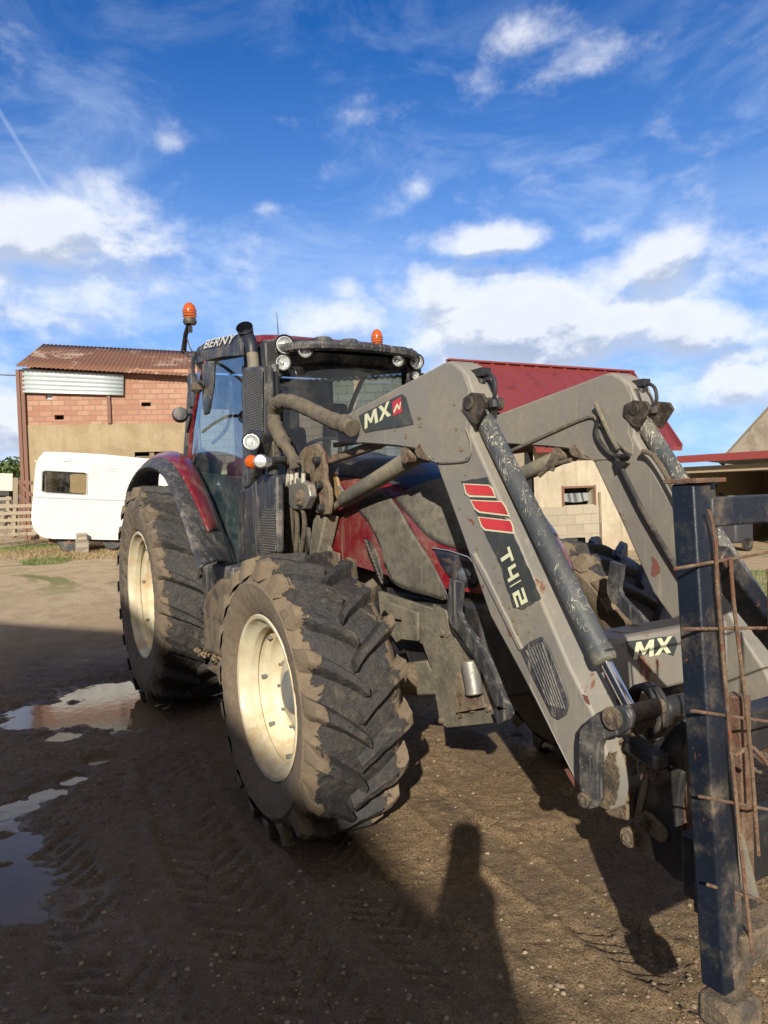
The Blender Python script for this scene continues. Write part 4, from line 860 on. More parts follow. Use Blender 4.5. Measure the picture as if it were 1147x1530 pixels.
# small silver framed light under the bonnet's rear edge
# ---------------------------------------------------------------- chassis under the bonnet
outl = z8([(245, 395), (440, 462), (630, 515), (645, 600), (700, 685), (790, 770), (862, 900), (975, 1060), (1000, 1100), (960, 1142), (690, 1170), (640, 1176), (600, 1150), (572, 985), (548, 830), (500, 700), (440, 662), (380, 668), (350, 690), (262, 560)])
for sd_ in (-1, 1):
    P = Y(outl, -.43)
    if sd_ > 0: P = mir(P)
    sp_ = MB().prism(P, (0, -sd_*.03, 0)).build('side_frame', M['frame'], T, bevel=.004)
    Q = Y(z8([(560, 470), (632, 505), (655, 640), (640, 660), (600, 650), (590, 560)]), -.437); Q = mir(Q) if sd_ > 0 else Q
    MB().prism(Q, (0, -sd_*.008, 0)).build('bracket_plate', M['frame'], sp_, smooth=False)
    for q in z8([(627, 635), (800, 1070), (890, 1062), (730, 1100), (318, 515), (455, 560), (455, 640), (620, 1130)]): p = at(*q, 1, -.43); MB().cyl((p.x, sd_*.425, p.z), (p.x, sd_*.452, p.z), .014, seg=8).build('bolt', M['rusty'], sp_)
    Q = Y(z8([(280, 450), (470, 520), (470, 680), (370, 670), (380, 560), (262, 540)]), -.46); Q = mir(Q) if sd_ > 0 else Q
    MB().prism(Q, (0, -sd_*.02, 0)).build('mounting_plate', M['frame'], T, bevel=.004)
    # bowed guard bar in front of the headlamp
    path = smoothpath(Y(z8([(700, 335), (695, 400), (688, 520), (735, 610), (830, 745), (895, 880), (945, 1010), (975, 1075), (930, 1110)]), -.52), 6); path = mir(path) if sd_ > 0 else path
    mb = MB(); b = len(mb.v)
    for i, p in enumerate(path):
        d = (path[min(i+1, len(path)-1)]-path[max(i-1, 0)]).normalized(); sdv = Vector((0, 1, 0)); u_ = d.cross(sdv).normalized(); hw_ = .042 if i < 16 else .033
        for a_, c_ in ((-1, -1), (1, -1), (1, 1), (-1, 1)): mb.v.append(p+u_*hw_*a_+sdv*.014*c_)
    for i in range(len(path)-1):
        for j in range(4): mb.f.append([b+i*4+j, b+i*4+(j+1) % 4, b+i*4+4+(j+1) % 4, b+i*4+4+j])
    mb.f += [[b, b+1, b+2, b+3][::-1], [len(mb.v)-4+j for j in range(4)]]
    mb.build('guard_bar', M['black'], T)
    a, c_ = at(*z8([(770, 790)])[0], 1, -.47), at(*z8([(800, 985)])[0], 1, -.47)
    MB().cyl((a.x, sd_*.47, a.z), (c_.x, sd_*.47, c_.z), .042, seg=24).build('cylinder', M['steel'], T, bevel=.006)
    Q = Y(z8([(700, 860), (735, 960), (760, 1010), (840, 1000), (850, 1060), (690, 1090)]), -.475); Q = mir(Q) if sd_ > 0 else Q
    MB().prism(Q, (0, -sd_*.02, 0)).build('stay_plate', M['rusty'], T, smooth=False)
MB().b2((2.5, -.3, .62), (3.6, .3, 1.12)).build('engine_block', M['dark'], T, bevel=.03)
Q = Y(z8([(370, 850), (440, 800), (520, 790), (570, 870), (570, 985), (430, 995), (385, 960)]), -.36); mb = MB().prism(Q, (0, .72, 0)); mb.build('axle_support', M['frame'], T, bevel=.012)
mb = MB().tube(smoothpath([(3., -.78, .687), (3., -.5, .66), (3., 0, .62), (3., .5, .66), (3., .75, .687)], 5), [.1]*5+[.09]*5+[.12]*5+[.09]*5+[.1], 16); mb.cyl((3, -.8, .687), (3, -.72, .687), .17)
mb.cyl((3, .72, .67), (3, .8, .67), .17); mb.build('front_axle', M['muddy'], T)
MB().tube([(0, -.7, .89), (0, 0, .89), (0, .7, .89)], [.16, .24, .16], 16).build('rear_axle', M['muddy'], T)
mb = MB().b2((-.3, -.3, .55), (1.6, .3, 1.25)).b2((1.6, -.24, .6), (2.6, .24, 1.2)); mb.build('gearbox', M['muddy'], T, bevel=.04)
# fuel tank, steps and front lower box between the wheels
MB().prism(Y(z4([(338, 520), (560, 535), (560, 900), (440, 905), (345, 870)]), -.9), (0, .42, 0)).build('fuel_tank', M['black'], T, bevel=.02)
MB().prism(Y(z4([(455, 640), (500, 588), (550, 590), (556, 900), (520, 930), (440, 900), (436, 680)]), -1.0), (0, .2, 0)).build('tool_box', M['muddy'], T, bevel=.035, seg=4)
mb = MB()
for k in range(3): mb.b2((1.2, -.98, .45+.0*k), (1.75, -.8, .47)) if k == 0 else mb.b2((1.25, -.95, .45+.22*k), (1.72, -.8, .47+.22*k))
mb.b2((1.2, -.9, .45), (1.23, -.84, 1.1)).b2((1.72, -.9, .45), (1.75, -.84, 1.1)); mb.build('cab_steps', M['muddy'], T, bevel=.004)
# mud clods hanging under the tool box and fenders
mb = MB()
for k in range(60):
    q = rng.uniform(0, 1); p = at(*z4([(345+q*200, 872+q*50+rng.uniform(-12, 26))])[0], 1, -.95); r_ = rng.uniform(.006, .02); m0 = MB().lathe([(-r_, .001), (-r_*.6, r_*.8), (0, r_), (r_*.7, r_*.7), (r_*1.1, .001)], c=p, axis=(0, 0, 1), seg=7); m0.jitter(r_*.5); mb.add(m0.v, m0.f)
mb.build('mud_clods', plain('mud_clod', (.16, .115, .07), .95), T, ang=80)['kind'] = 'stuff'
# ---------------------------------------------------------------- fenders
of = [(190, 775), (191, 735), (204, 706), (222, 694), (243, 702), (262, 735), (280, 782), (294, 826), (302, 846)]
OF = smoothpath(Y(of, -1.13), 5); n_ = len(OF)
inn = [(236, 742), (238, 705), (252, 686), (272, 681), (288, 692), (304, 722), (322, 765), (340, 812), (349, 846)]
IF = smoothpath(Y(inn, -.8), 5)
def fsurf(i, t): a, b = OF[i], IF[i]; p = a.lerp(b, t); d = (OF[min(i+1, n_-1)]-OF[max(i-1, 0)]).normalized(); up_ = Vector((-d.z, 0, d.x)); up_ = -up_ if up_.dot(Vector((p.x, 0, p.z-.9))) < 0 else up_; return p+up_*.045*math.sin(math.pi*min(1, t*1.0)), up_
for sd_ in (-1, 1):
    def fl(p): return Vector((p.x, p.y if sd_ < 0 else -p.y, p.z))
    mb = MB(); TT = 10
    for i in range(n_):
        lip, up_ = fsurf(i, 0); mb.v.append(fl(lip-up_*.05+Vector((0, .01, 0)))); mb.v.append(fl(lip-up_*.02+Vector((0, -.015, 0))))
        for j in range(TT+1): mb.v.append(fl(fsurf(i, j/TT)[0]))
    w1_ = TT+3
    for i in range(n_-1):
        for j in range(w1_-1): mb.f.append([i*w1_+j, i*w1_+j+1, (i+1)*w1_+j+1, (i+1)*w1_+j])
    fo = mb.build('fender', M['black'], T, ang=60, solid=.012)
    mb = MB(); i0, i1 = 10, 33; cnt = 0
    for i in range(i0, i1+1):
        q = (i-i0)/(i1-i0); t0 = .16+.26*q; t1 = .93-.03*q-.1*max(0, (q-.85)/.15)**2
        for j in range(9):
            p, up_ = fsurf(i, t0+(t1-t0)*j/8); mb.v.append(fl(p+up_*(.01+.012*math.sin(math.pi*j/8))))
        cnt += 1
    for i in range(cnt-1):
        for j in range(8): mb.f.append([i*9+j, i*9+j+1, i*9+10+j, i*9+9+j])
    mb.build('fender_panel', M['red'], fo, ang=70, solid=.012)
# ---------------------------------------------------------------- cab
cabf = []
def bar(P, w_, h_, name, mat, par, up=(0, 1, 0), bevel=.01):
    mb = MB()
    for a, b in zip(P[:-1], P[1:]): mb.beam(a, b, w_, h_, up)
    return mb.build(name, mat, par, bevel=bevel)
Ab, At = {}, {}
for sd_ in (-1, 1):
    Ab[sd_] = Vector((1.5, sd_*.72, 1.2)); At[sd_] = Vector((1.72, sd_*.60, 2.62))
Cb = lambda s: Vector((.28, s*.78, 1.95)); Ct = lambda s: Vector((.52, s*.68, 2.78))
cab = MB().prism([(1.55, -.72, 1.1), (1.55, -.72, 1.24), (.62, -.74, 1.24), (.2, -.76, 1.9), (-.25, -.74, 1.9), (-.25, -.74, 1.1)], (0, 1.46, 0)).build('cab_floor', M['black'], T, bevel=.02)
for sd_ in (-1, 1):
    P = Y([(409, 545), (411, 640), (404, 760), (396, 850)], -.66); P = mir(P) if sd_ > 0 else P
    MB().tube(smoothpath(P, 3), .035, 8).build('front_pillar', M['black'], T)
    P = Y([(308, 541), (296, 590), (287, 640), (283, 690)], -.73); P = mir(P) if sd_ > 0 else P
    MB().tube(smoothpath(P, 4), .022, 8).build('rear_pillar', M['red'] if sd_ < 0 else M['black'], T)
    P = Y([(283, 690), (296, 712), (312, 752), (328, 800), (342, 838)], -.77); P = mir(P) if sd_ > 0 else P
    MB().tube(smoothpath(P, 4), .016, 8).build('door_frame', M['black'], T)
    gl = Y([(306, 543), (364, 533), (366, 640), (360, 846), (344, 838), (328, 798), (312, 750), (297, 712), (285, 690), (290, 640), (298, 590)], -.735); gl = mir(gl) if sd_ > 0 else gl
    MB().add(gl, [list(range(len(gl)))]).build('side_window', M['glassS'], T, smooth=False, fixn=False)
    P = [Vector((-.22, sd_*.7, 1.9)), Vector((.0, sd_*.66, 2.8))]; bar(P, .07, .07, 'rear_pillar', M['black'], T)
    g2 = [Vector((-.2, sd_*.71, 1.95)), Vector((.25, sd_*.76, 1.98)), Vector((.5, sd_*.68, 2.75)), Vector((.03, sd_*.66, 2.8))]
    MB().add(g2, [[0, 1, 2, 3]]).build('rear_side_window', M['glassS'], T, smooth=False, fixn=False)
# curved windscreen
mb = MB(); cols = 13
for i in range(9):
    q = i/8; x0 = 2.0+(1.78-2.0)*q; z = 1.55+(2.62-1.55)*q; hw_ = .63-.03*q
    for j in range(cols): s = -1+2*j/(cols-1); mb.v.append(Vector((x0-.16*s*s, s*hw_, z)))
for i in range(8):
    for j in range(cols-1): mb.f.append([i*cols+j, i*cols+j+1, (i+1)*cols+j+1, (i+1)*cols+j])
mb.build('windscreen', M['glassF'], T, fixn=False)
MB().add([(-.2, -.7, 1.95), (-.2, .7, 1.95), (.02, .64, 2.8), (.02, -.64, 2.8)], [(0, 1, 2, 3)]).build('rear_window', M['glassF'], T, smooth=False, fixn=False)
# inside
cs = T
mb = MB().box((.62, 0, 1.62), (.5, .5, .14)).box((.34, 0, 1.98), (.14, .5, .66), Matrix.Rotation(-.15, 3, 'Y')).box((.28, 0, 2.36), (.1, .3, .2)).box((.6, 0, 1.4), (.3, .3, .4)); mb.build('driver_seat', M['seat'], T, bevel=.04, seg=3)
cabin = MB().tube(smoothpath([(1.5, 0, 1.3), (1.4, 0, 1.7), (1.22, 0, 1.98)], 3), .05, 10)
sw = MB(); C0 = Vector((1.2, 0, 2.02)); ax_ = Vector((-.5, 0, .87)); e_ = Vector((0, 1, 0)); g_2 = ax_.cross(e_)
sw.tube([C0+(e_*math.cos(a)+g_2*math.sin(a))*.2 for a in [k*math.pi/14 for k in range(29)]], .014, 8, cap=False)
for a in (.5, 2.6, 4.7): sw.tube([C0, C0+(e_*math.cos(a)+g_2*math.sin(a))*.2], .011, 6)
cabin.build('steering_column', M['interior'], T); sw.build('steering_wheel', M['interior'], T)
mb = MB().b2((.1, -.66, 1.3), (.9, -.42, 1.86)).b2((.3, -.5, 1.86), (1., -.38, 2.0)); mb.build('armrest_console', M['interior'], T, bevel=.04)
MB().b2((1.35, -.55, 1.25), (1.7, .55, 1.72)).build('dashboard', M['interior'], T, bevel=.06)
mb = MB().tube(smoothpath(Y([(343, 545), (346, 600), (338, 640), (318, 662)], -.55), 5), .016, 8).tube(smoothpath(Y([(322, 560), (326, 600), (336, 606)], -.6), 4), .014, 8); mb.build('cab_wiring', M['interior'], T)
mb = MB()
for (y0, y1) in ((-.30, -.16), (.18, .34)): mb.b2((-.05, y0, 1.9), (.02, y1, 2.72))
mb.b2((-.08, -.7, 2.5), (.03, .7, 2.8)); mb.build('rear_window_frame', M['interior'], T, bevel=.02)
MB().b2((.5, .35, 2.2), (.62, .55, 2.5)).b2((1.55, -.5, 2.3), (1.62, -.35, 2.5)).build('cab_monitor', M['interior'], T, bevel=.03)
# lower door panel seen through the glass
MB().prism(Y([(294, 704), (330, 710), (362, 712), (360, 846), (346, 838), (329, 800), (312, 752)], -.70), (0, .02, 0)).build('door_panel', M['doorgreen'], T, bevel=.01)
MB().prism(Y([(286, 690), (300, 668), (330, 690), (322, 742), (312, 740)], -.66), (0, .02, 0)).build('inner_fender', M['interior'], T, bevel=.01)
# roof: stack of rounded rings
def ring(z, x0, x1, wr, wf_, rad=.16, zf=0.):
    P = []; pts = [(x0, -wr), (x1, -wf_), (x1, wf_), (x0, wr)]
    for k in range(4):
        c = Vector((*pts[k], 0)); a = (Vector((*pts[k-1], 0))-c).normalized(); b = (Vector((*pts[(k+1) % 4], 0))-c).normalized()
        for j in range(7):
            t_ = j/6; p = (c+a*rad)*(1-t_)**2+2*c*t_*(1-t_)+(c+b*rad)*t_**2; P.append(Vector((p.x, p.y, z+zf*(p.x-x0)/(x1-x0))))
    return P
def rings(L, name, mat, par, **k):
    mb = MB(); n0 = len(L[0])
    for r_ in L: mb.v += r_
    for i in range(len(L)-1):
        for j in range(n0): mb.f.append([i*n0+j, i*n0+(j+1) % n0, (i+1)*n0+(j+1) % n0, (i+1)*n0+j])
    mb.f.append(list(range(n0))[::-1]); mb.f.append([(len(L)-1)*n0+j for j in range(n0)]); return mb.build(name, mat, par, **k)
under = rings([ring(2.80, .1, 1.72, .66, .56, .2, -.2), ring(2.90, .02, 1.80, .72, .61, .2, -.22)], 'roof_underside', M['black'], T, ang=40)
roof = rings([ring(2.895, .01, 1.40, .725, .66, .2, -.17), ring(2.945, .0, 1.5, .73, .66, .2, -.15), ring(2.985, .03, 1.48, .69, .62, .2, -.14), ring(3.01, .12, 1.42, .6, .54, .18, -.14), ring(3.02, .3, 1.25, .4, .36, .12, -.13)], 'roof', M['redroofc'] if 'redroofc' in M else M['red'], T, ang=50)
# dark side valance that carries the lettering
sv_ = Y(z1([(112, 262), (130, 225), (180, 195), (300, 170), (312, 215), (315, 262), (230, 268), (140, 290), (118, 300)]), -.735)
val = MB().prism(sv_, (0, .03, 0)).build('roof_valance', M['black'], T, bevel=.006)
a, b, c = at(*z1([(154, 232)])[0], 1, -.746), at(*z1([(288, 205)])[0], 1, -.746), at(*z1([(163, 197)])[0], 1, -.746)
textmesh('BERNY', a, b-a, c-a, 'lettering', M['whitel'], val, bold=.012, shear=.25)
val2 = MB().prism(mir(sv_), (0, -.03, 0)).build('roof_valance', M['black'], T, bevel=.006)
# front light bar
fb = MB().tube(smoothpath([(1.74, -.56, 2.69), (1.9, -.4, 2.70), (1.93, 0, 2.71), (1.9, .4, 2.70), (1.74, .56, 2.69)], 5), .035, 8).build('front_light_bar', M['black'], T)
mb = MB().prism([(1.3, -.60, 2.835), (1.3, .60, 2.835), (1.72, .55, 2.775), (1.9, .38, 2.745), (1.9, -.38, 2.745), (1.72, -.55, 2.775)], (0, 0, -.06)); mb.build('roof_front', M['blackgloss'], T, bevel=.015)
mb = MB()
for yy in (-.1, .12): mb.lathe([(0, .07), (.03, .075), (.045, .06), (.05, .001)], c=(1.5, yy, 2.81), axis=(0, 0, 1), seg=20)
mb.build('roof_vent', M['black'], T)
def worklight(c, r, d, name='work_light'):
    r *= 1.14; c = Vector(c); d = Vector(d).normalized()
    h_ = MB().lathe([(-.09, .001), (-.085, r*.55), (-.04, r*.95), (.012, r*1.16), (.02, r*1.12), (.012, r), (.0, r*.98)], c=c, axis=d, seg=28).build(name, M['dark'], T)
    MB().lathe([(.006, r*.99), (.007, r*.86), (.002, r*.84), (-.012, r*.6), (-.02, r*.3), (-.01, r*.22), (.0, r*.18), (.002, .001)], c=c, axis=d, seg=28).build('lens', M['lens'], h_)
    return h_
fwd = (1, -.12, -.1)
for (u, v, r, xp) in ((424.5, 515, .052, 1.80), (422, 541.5, .044, 1.80), (455, 523.5, .041, 1.88), (593.5, 538.5, .037, 1.88), (621.5, 540.5, .046, 1.80), (620, 561, .027, 1.80)):
    worklight(at(u, v, 0, xp), r, fwd)
MB().b2((1.66, -.66, 2.5), (1.76, -.53, 2.74)).build('light_bracket', M['dark'], T, bevel=.015); MB().b2((1.66, .47, 2.5), (1.76, .6, 2.72)).build('light_bracket', M['dark'], T, bevel=.015)
worklight(at(375, 660, 1, -.86), .045, (1, -.3, 0))
# indicator on its arm
a = at(400, 690, 1, -.86); b = at(432, 688, 1, -.62); ia = MB().tube([b, a], .03, 12).build('indicator_arm', M['black'], T)
c = at(390, 690, 1, -.88); MB().lathe([(-.05, .02), (-.03, .042), (.02, .046), (.045, .035), (.055, .001)], c=c, axis=(.9, -.45, 0), seg=24).build('front_lamp', M['lens'], ia)
c = at(377, 690, 1, -.9); MB().lathe([(-.03, .02), (-.02, .04), (.02, .043), (.04, .03), (.048, .001)], c=c, axis=(.5, -.85, 0), seg=24).build('indicator_lens', M['amber'], ia)
# exhaust
M['soot'] = plain('sooty_black_steel', (.012, .014, .022), .5)
ex = MB().tube(smoothpath(Y([(379, 560), (378, 540), (376, 524)], -.74), 5), .04, 20).build('exhaust_pipe', paint('dusty_exhaust_pipe', (.13, .12, .105), amt=.45, scale=6, rough=.6, streak=.2), T)
MB().tube(smoothpath(Y([(376.5, 528), (375, 515), (369, 501)], -.74), 5), [.042]*6+[.046]*5, 20).build('exhaust_elbow', M['soot'], ex); c0 = at(368, 499, 1, -.74); dd = Vector((.62, -.42, .5)).normalized(); c0 = c0+dd*.03
MB().lathe([(-.1, .036), (-.04, .048), (.03, .059), (.031, .054), (-.05, .044), (-.051, .001)], c=c0, axis=dd, seg=28).build('exhaust_tip', M['soot'], ex, ang=50)
M['perf'] = None
m, t, o = nt('perforated_guard'); n = N(t); tc = n.n('ShaderNodeTexCoord').outputs['Object']
vo = n.n('ShaderNodeTexVoronoi'); n.set(vo.inputs['Vector'], tc); vo.inputs['Scale'].default_value = 62; vo.inputs['Randomness'].default_value = .15
hm = n.ramp(vo.outputs['Distance'], .36, .44, 1., 0.); nz = n.noise(tc, 9, 5)
t.links.new(n.pri(n.mix(hm, n.mix(nz, (.05, .052, .055), (.2, .18, .15)), (.006, .006, .007)), .6, 0., nrm=n.bump(hm, .5, -.004)), o.inputs[0]); M['perf'] = m
MB().prism(Y(z1([(318, 312), (400, 305), (408, 600), (350, 812), (330, 835), (318, 830)]), -.80), (0, .09, 0)).build('exhaust_guard', M['black'], T, bevel=.02, seg=4)
gd = MB().prism(Y(z1([(330, 330), (404, 318), (406, 585), (340, 580)]), -.806), (0, .005, 0)).build('perforated_guard', M['perf'], T, smooth=False)
lb = MB().prism(Y(z1([(305, 838), (345, 825), (400, 770), (462, 775), (466, 1100), (440, 1147), (300, 1147)]), -.80), (0, .06, 0)).build('air_filter_housing', M['black'], T, bevel=.02)
MB().prism(Y(z1([(398, 960), (415, 925), (458, 905), (462, 1100), (398, 1120)]), -.806), (0, .005, 0)).build('perforated_guard', M['perf'], lb, smooth=False)
MB().tube(Y(z1([(327, 845), (324, 1140)]), -.804), .005, 6).build('panel_seam', M['dark'], lb)
MB().prism(Y(z1([(405, 318), (440, 330), (452, 700), (420, 760), (406, 600)]), -.72), (0, .06, 0)).build('front_pillar_cover', M['dark'], T, bevel=.01)
# mirrors
mm = MB().prism(Y(z1([(146, 296), (165, 284), (196, 286), (190, 400), (170, 512), (155, 518), (148, 470)]), -.9), (0, .025, 0)).build('mirror', M['black'], T, bevel=.02, seg=3)
MB().tube(smoothpath([at(*q, 1, y) for q, y in (((290, 527), -.74), ((288, 545), -.86), ((291, 572), -.94), ((300, 570), -.94))], 4), .014, 8).build('mirror_arm', M['dark'], T)
c = at(294, 579, 1, -.95); MB().lathe([(-.04, .02), (-.02, .045), (.02, .045), (.04, .02)], c=c, axis=(0, 0, 1), seg=16, cap=True).build('mirror_joint', M['muddy'], T)
c = at(269, 620, 1, -1.0); mb = MB().lathe([(-.06, .02), (-.05, .05), (.0, .062), (.05, .05), (.055, .03)], c=c, axis=(.9, -.2, .1), seg=20, cap=True); mb.build('rear_lamp', M['black'], T)
MB().tube(smoothpath([at(*q, 1, y) for q, y in (((276, 621), -1.), ((285, 620), -.9), ((284, 628), -.85), ((280, 645), -.8))], 4), .013, 8).build('lamp_arm', M['dark'], T)
# beacons
def beacon(c, r, h_, name='beacon'):
    c = Vector(c); b_ = MB().lathe([(-.02, r*.9), (.0, r*1.05), (.02, r*.95), (.03, r*.9)], c=c, axis=(0, 0, 1), seg=24, cap=True).build(name, M['dark'], T)
    MB().lathe([(.03, r*.88), (h_*.45, r*1.02), (h_*.65, r*.97), (h_*.82, r*.78), (h_*.94, r*.45), (h_, .001)], c=c, axis=(0, 0, 1), seg=28).build('amber_dome', M['amber'], b_)
    mb = MB()
    for k in range(3): mb.tube([c+Vector((r*1.03*math.cos(a), r*1.03*math.sin(a), h_*(.28+.13*k))) for a in [q*math.pi/12 for q in range(25)]], .0022, 5, cap=False)
    mb.build('dome_ribs', M['rodrust'], b_)
bc = at(283.5, 481, 1, -.76); beacon(bc, .055, .165)
mb = MB().tube([at(283, 482, 1, -.76), at(277, 500, 1, -.76), at(274, 526, 1, -.74)], [.022, .02, .024], 10).box(at(284, 492, 1, -.76), (.03, .03, .05)); mb.build('beacon_stalk', M['dark'], T)
MB().tube(smoothpath([at(*q, 1, -.75) for q in ((279, 505), (284, 520), (290, 530), (280, 532), (272, 520))], 4), .006, 6).build('beacon_cable', M['dark'], T)
beacon(at(563.5, 520, 1, .42), .045, .15)
MB().tube([at(415.5, 500, 1, -.15), at(413, 466, 1, -.15)], [.005, .002], 6).build('antenna', M['dark'], T)
# hidden left side detail in front of the cab: dark engine bay side and pipe work
mb = MB().b2((1.62, -.5, 1.15), (2.0, .5, 1.75)).b2((1.5, -.6, 1.1), (1.7, .6, 1.4)); mb.build('bulkhead', M['dark'], T, bevel=.02)
mb = MB()
for k in range(4): mb.tube(smoothpath([(1.75+.07*k, -.5, 1.75), (1.78+.06*k, -.56, 1.5), (1.8+.05*k, -.52, 1.2), (1.9+.04*k, -.45, .9)], 4), .014, 6)
mb.build('engine_pipes', paint('green_grey_pipe', (.09, .13, .1), amt=.4, scale=9), T)
# glossy black lamp housing at the rear of the bonnet
MB().tube(smoothpath([onh(u, v)+Vector((0, -.012, 0)) for u, v in z2([(78, 520), (72, 560), (95, 610), (130, 640)])], 4), .013, 8).build('bonnet_latch_trim', M['steel'], hood)
# ================================================================== FRONT LOADER
def jag(P, n_=9, a=3):
    out = []
    for i, p in enumerate(P):
        q = P[(i+1) % len(P)]; out.append(p)
        for k in range(1, n_): t_ = k/n_; out.append((p[0]+(q[0]-p[0])*t_+random.uniform(-a, a), p[1]+(q[1]-p[1])*t_+random.uniform(-a, a)))
    return out
FL = empty('front_loader', (3.4, 0, 0), 'grey brown front loader with two bent lift arms mounted on the red tractor', 'front loader')
ya, yi = -.571, -.431
arm = [(503, 634), (512, 622), (527, 614), (664, 541), (672, 539), (684, 545), (697, 560), (708, 592), (716, 625), (728, 665), (745, 706)]
arm += [(776, 780), (808, 860), (851, 970), (886, 1050), (900, 1100), (910, 1140), (918, 1180), (912, 1212), (900, 1210), (884, 1195), (864, 1180), (823, 1097), (782, 1015), (731, 920), (690, 800), (651, 693), (640, 684), (618, 672), (592, 668), (552, 664), (505, 662)]
fe = z2([(640, 370)])
# front edge of the side plate follows the measured fold line
arm[8:16] = [(708, 596), (703, 649), (724, 696), (745, 743), (776, 816), (808, 897), (851, 998), (886, 1067)]
kn = [(527, 618), (664, 544), (674, 543), (690, 556), (700, 580), (700, 610), (696, 640), (703, 662), (702, 680), (692, 688), (652, 690), (640, 681), (618, 669), (592, 665), (540, 661)]
def flip(P, s): return P if s < 0 else mir(P)
M['chip'] = plain('rust_chip', (.16, .06, .045), .9)
for s in (-1, 1):
    am = MB().prism(flip(Y(arm, ya), s), (0, -s*(yi-ya)*-1 if False else (-s)*.14, 0)).build('lift_arm', M['grey'], FL, bevel=.012, seg=3)
    for yy in ((ya-.005,) if s < 0 else (ya-.005,)):
        MB().prism(flip(Y(kn, yy), s), (0, -s*.006, 0)).build('knee_plate', M['grey'], am, bevel=.002)
    if s > 0:                               # inner face of the far arm carries its own knee plate
        P = [Vector((p.x, .426, p.z)) for p in Y(kn, ya)]; MB().prism(P, (0, .006, 0)).build('knee_plate', M['grey'], am, bevel=.002)
    sm_ = flip(Y([(x, y) for x, y in kn[6:12]], ya-.012), s); MB().tube(smoothpath(sm_, 4), .0035, 6).build('weld_seam', M['grey'], am)
    ed_ = flip(Y([(790, 1022), (808, 1058), (832, 1108), (862, 1168)], ya-.0005), s); MB().tube(smoothpath(ed_, 4), .0025, 6).build('weld_seam', M['greylow'], am)
    for L_, rr_ in ((z8([(985, 585), (1000, 595), (1015, 640), (1012, 662), (995, 655), (982, 615)]), 0), (z8([(838, 355), (852, 360), (850, 378), (838, 376)]), 0), (z6([(275, 715), (290, 712), (335, 790), (338, 812), (300, 760)]), 0), (z6([(350, 395), (375, 400), (385, 440), (365, 425)]), 0)):
        MB().prism(flip(Y(jag(L_, 3, .8), ya-.0006), s), (0, -s*.0008, 0)).build('paint_chip', M['chip'], am, smooth=False)
    if s > 0:
        P = [Vector((p.x, .429, p.z)) for p in [at(*q, 1, .431) for q in z3(jag([(650, 892), (668, 905), (688, 940), (684, 965), (660, 980), (648, 965), (655, 930)], 3, 3))]]; MB().prism(P, (0, -.001, 0)).build('paint_chip', M['chip'], am, smooth=False)
    # stiffening lip below the arm
    lp = Y(z2([(636, 880), (652, 876), (700, 960), (790, 1147), (860, 1290), (845, 1300), (760, 1130)]), ya-.01)
    MB().prism(flip(lp, s), (0, -s*.05, 0)).build('parking_stand', M['grey'], am, bevel=.006)
    MB().prism(flip(Y(z6(jag([(424, 740), (440, 690), (470, 640), (498, 640), (505, 760), (490, 860), (470, 885), (430, 878)], 5, 8)), ya-.002), s), (0, -s*.006, 0)).build('mud_patch', M['muddy'], am, bevel=.002)
    # cylinders
    yc = s*.50
    def c3(u, v): p = at(u, v, 1, -.50); return Vector((p.x, yc, p.z))
    top, mid, end, rod = c3(711, 602), c3(818, 790), c3(904, 987), c3(943, 1062)
    d = (end-top).normalized()
    cy = MB().tube([top, top+d*.02, end-d*.03, end], [.034, .042, .042, .044], 28).build('tilt_cylinder', M['cylscr'], FL, ang=40)
    MB().tube([end-d*.05, end-d*.02, end, end+d*.008], [.045, .048, .048, .04], 24).build('gland', M['cyl'], cy)
    MB().tube([end, rod], .021, 20).build('rod', M['chrome'], cy)
    MB().tube([top-d*.09, top+d*.015], [.035, .046], 16).cyl(top-d*.06+Vector((0, -.07, 0)), top-d*.06+Vector((0, .07, 0)), .035).build('cylinder_eye', M['grease'], cy)
    MB().tube([rod-d*.01, rod+d*.06], .036, 16).cyl(rod+d*.03+Vector((0, -.06, 0)), rod+d*.03+Vector((0, .06, 0)), .04).build('rod_eye', M['muddy'], cy)
    # dirty hydraulic fitting above the pin
    def c4(u, v, y=-.5): p = at(u, v, 1, y); return Vector((p.x, s*-y if s > 0 else y, p.z)) if s < 0 else Vector((p.x, -y, p.z))
    br = Y(z2([(600, 270), (605, 215), (640, 190), (690, 195), (705, 230), (660, 330), (640, 320)]), ya-.012)
    MB().prism(flip(br, s), (0, -s*.014, 0)).build('pin_bracket', M['grease'], am, bevel=.004)
    p = at(*z2([(628, 235)])[0], 1, ya-.02); MB().cyl((p.x, s*.593, p.z), (p.x, s*.415, p.z), .03).build('pivot_pin', M['grease'], am, bevel=.004)
    if s > 0:
        P = [Vector((p.x, .42, p.z)) for p in Y(z2([(600, 270), (605, 215), (640, 190), (690, 195), (705, 230), (660, 330), (640, 320)]), ya)]
        MB().prism(P, (0, .02, 0)).build('pin_bracket', M['grease'], am, bevel=.006)
    mb = MB().tube(smoothpath([c4(*q) for q in z2([(600, 95), (640, 100), (700, 105), (735, 125), (745, 180), (735, 235)])], 4), .009, 8)
    mb.box(c4(*z2([(665, 112)])[0]), (.14, .05, .035)).cyl(c4(*z2([(685, 120)])[0]), c4(*z2([(685, 150)])[0]), .02, seg=12).cyl(c4(*z2([(705, 150)])[0], -.46), c4(*z2([(735, 260)])[0], -.46), .03, seg=16).cyl(c4(*z2([(735, 225)])[0]), c4(*z2([(738, 255)])[0]), .022, seg=8)
    mb.build('hydraulic_fitting', M['dark'], FL, ang=40)
    # lift cylinder under the arm
    a, b = c3(513, 748), c3(622, 680); d2 = (b-a).normalized()
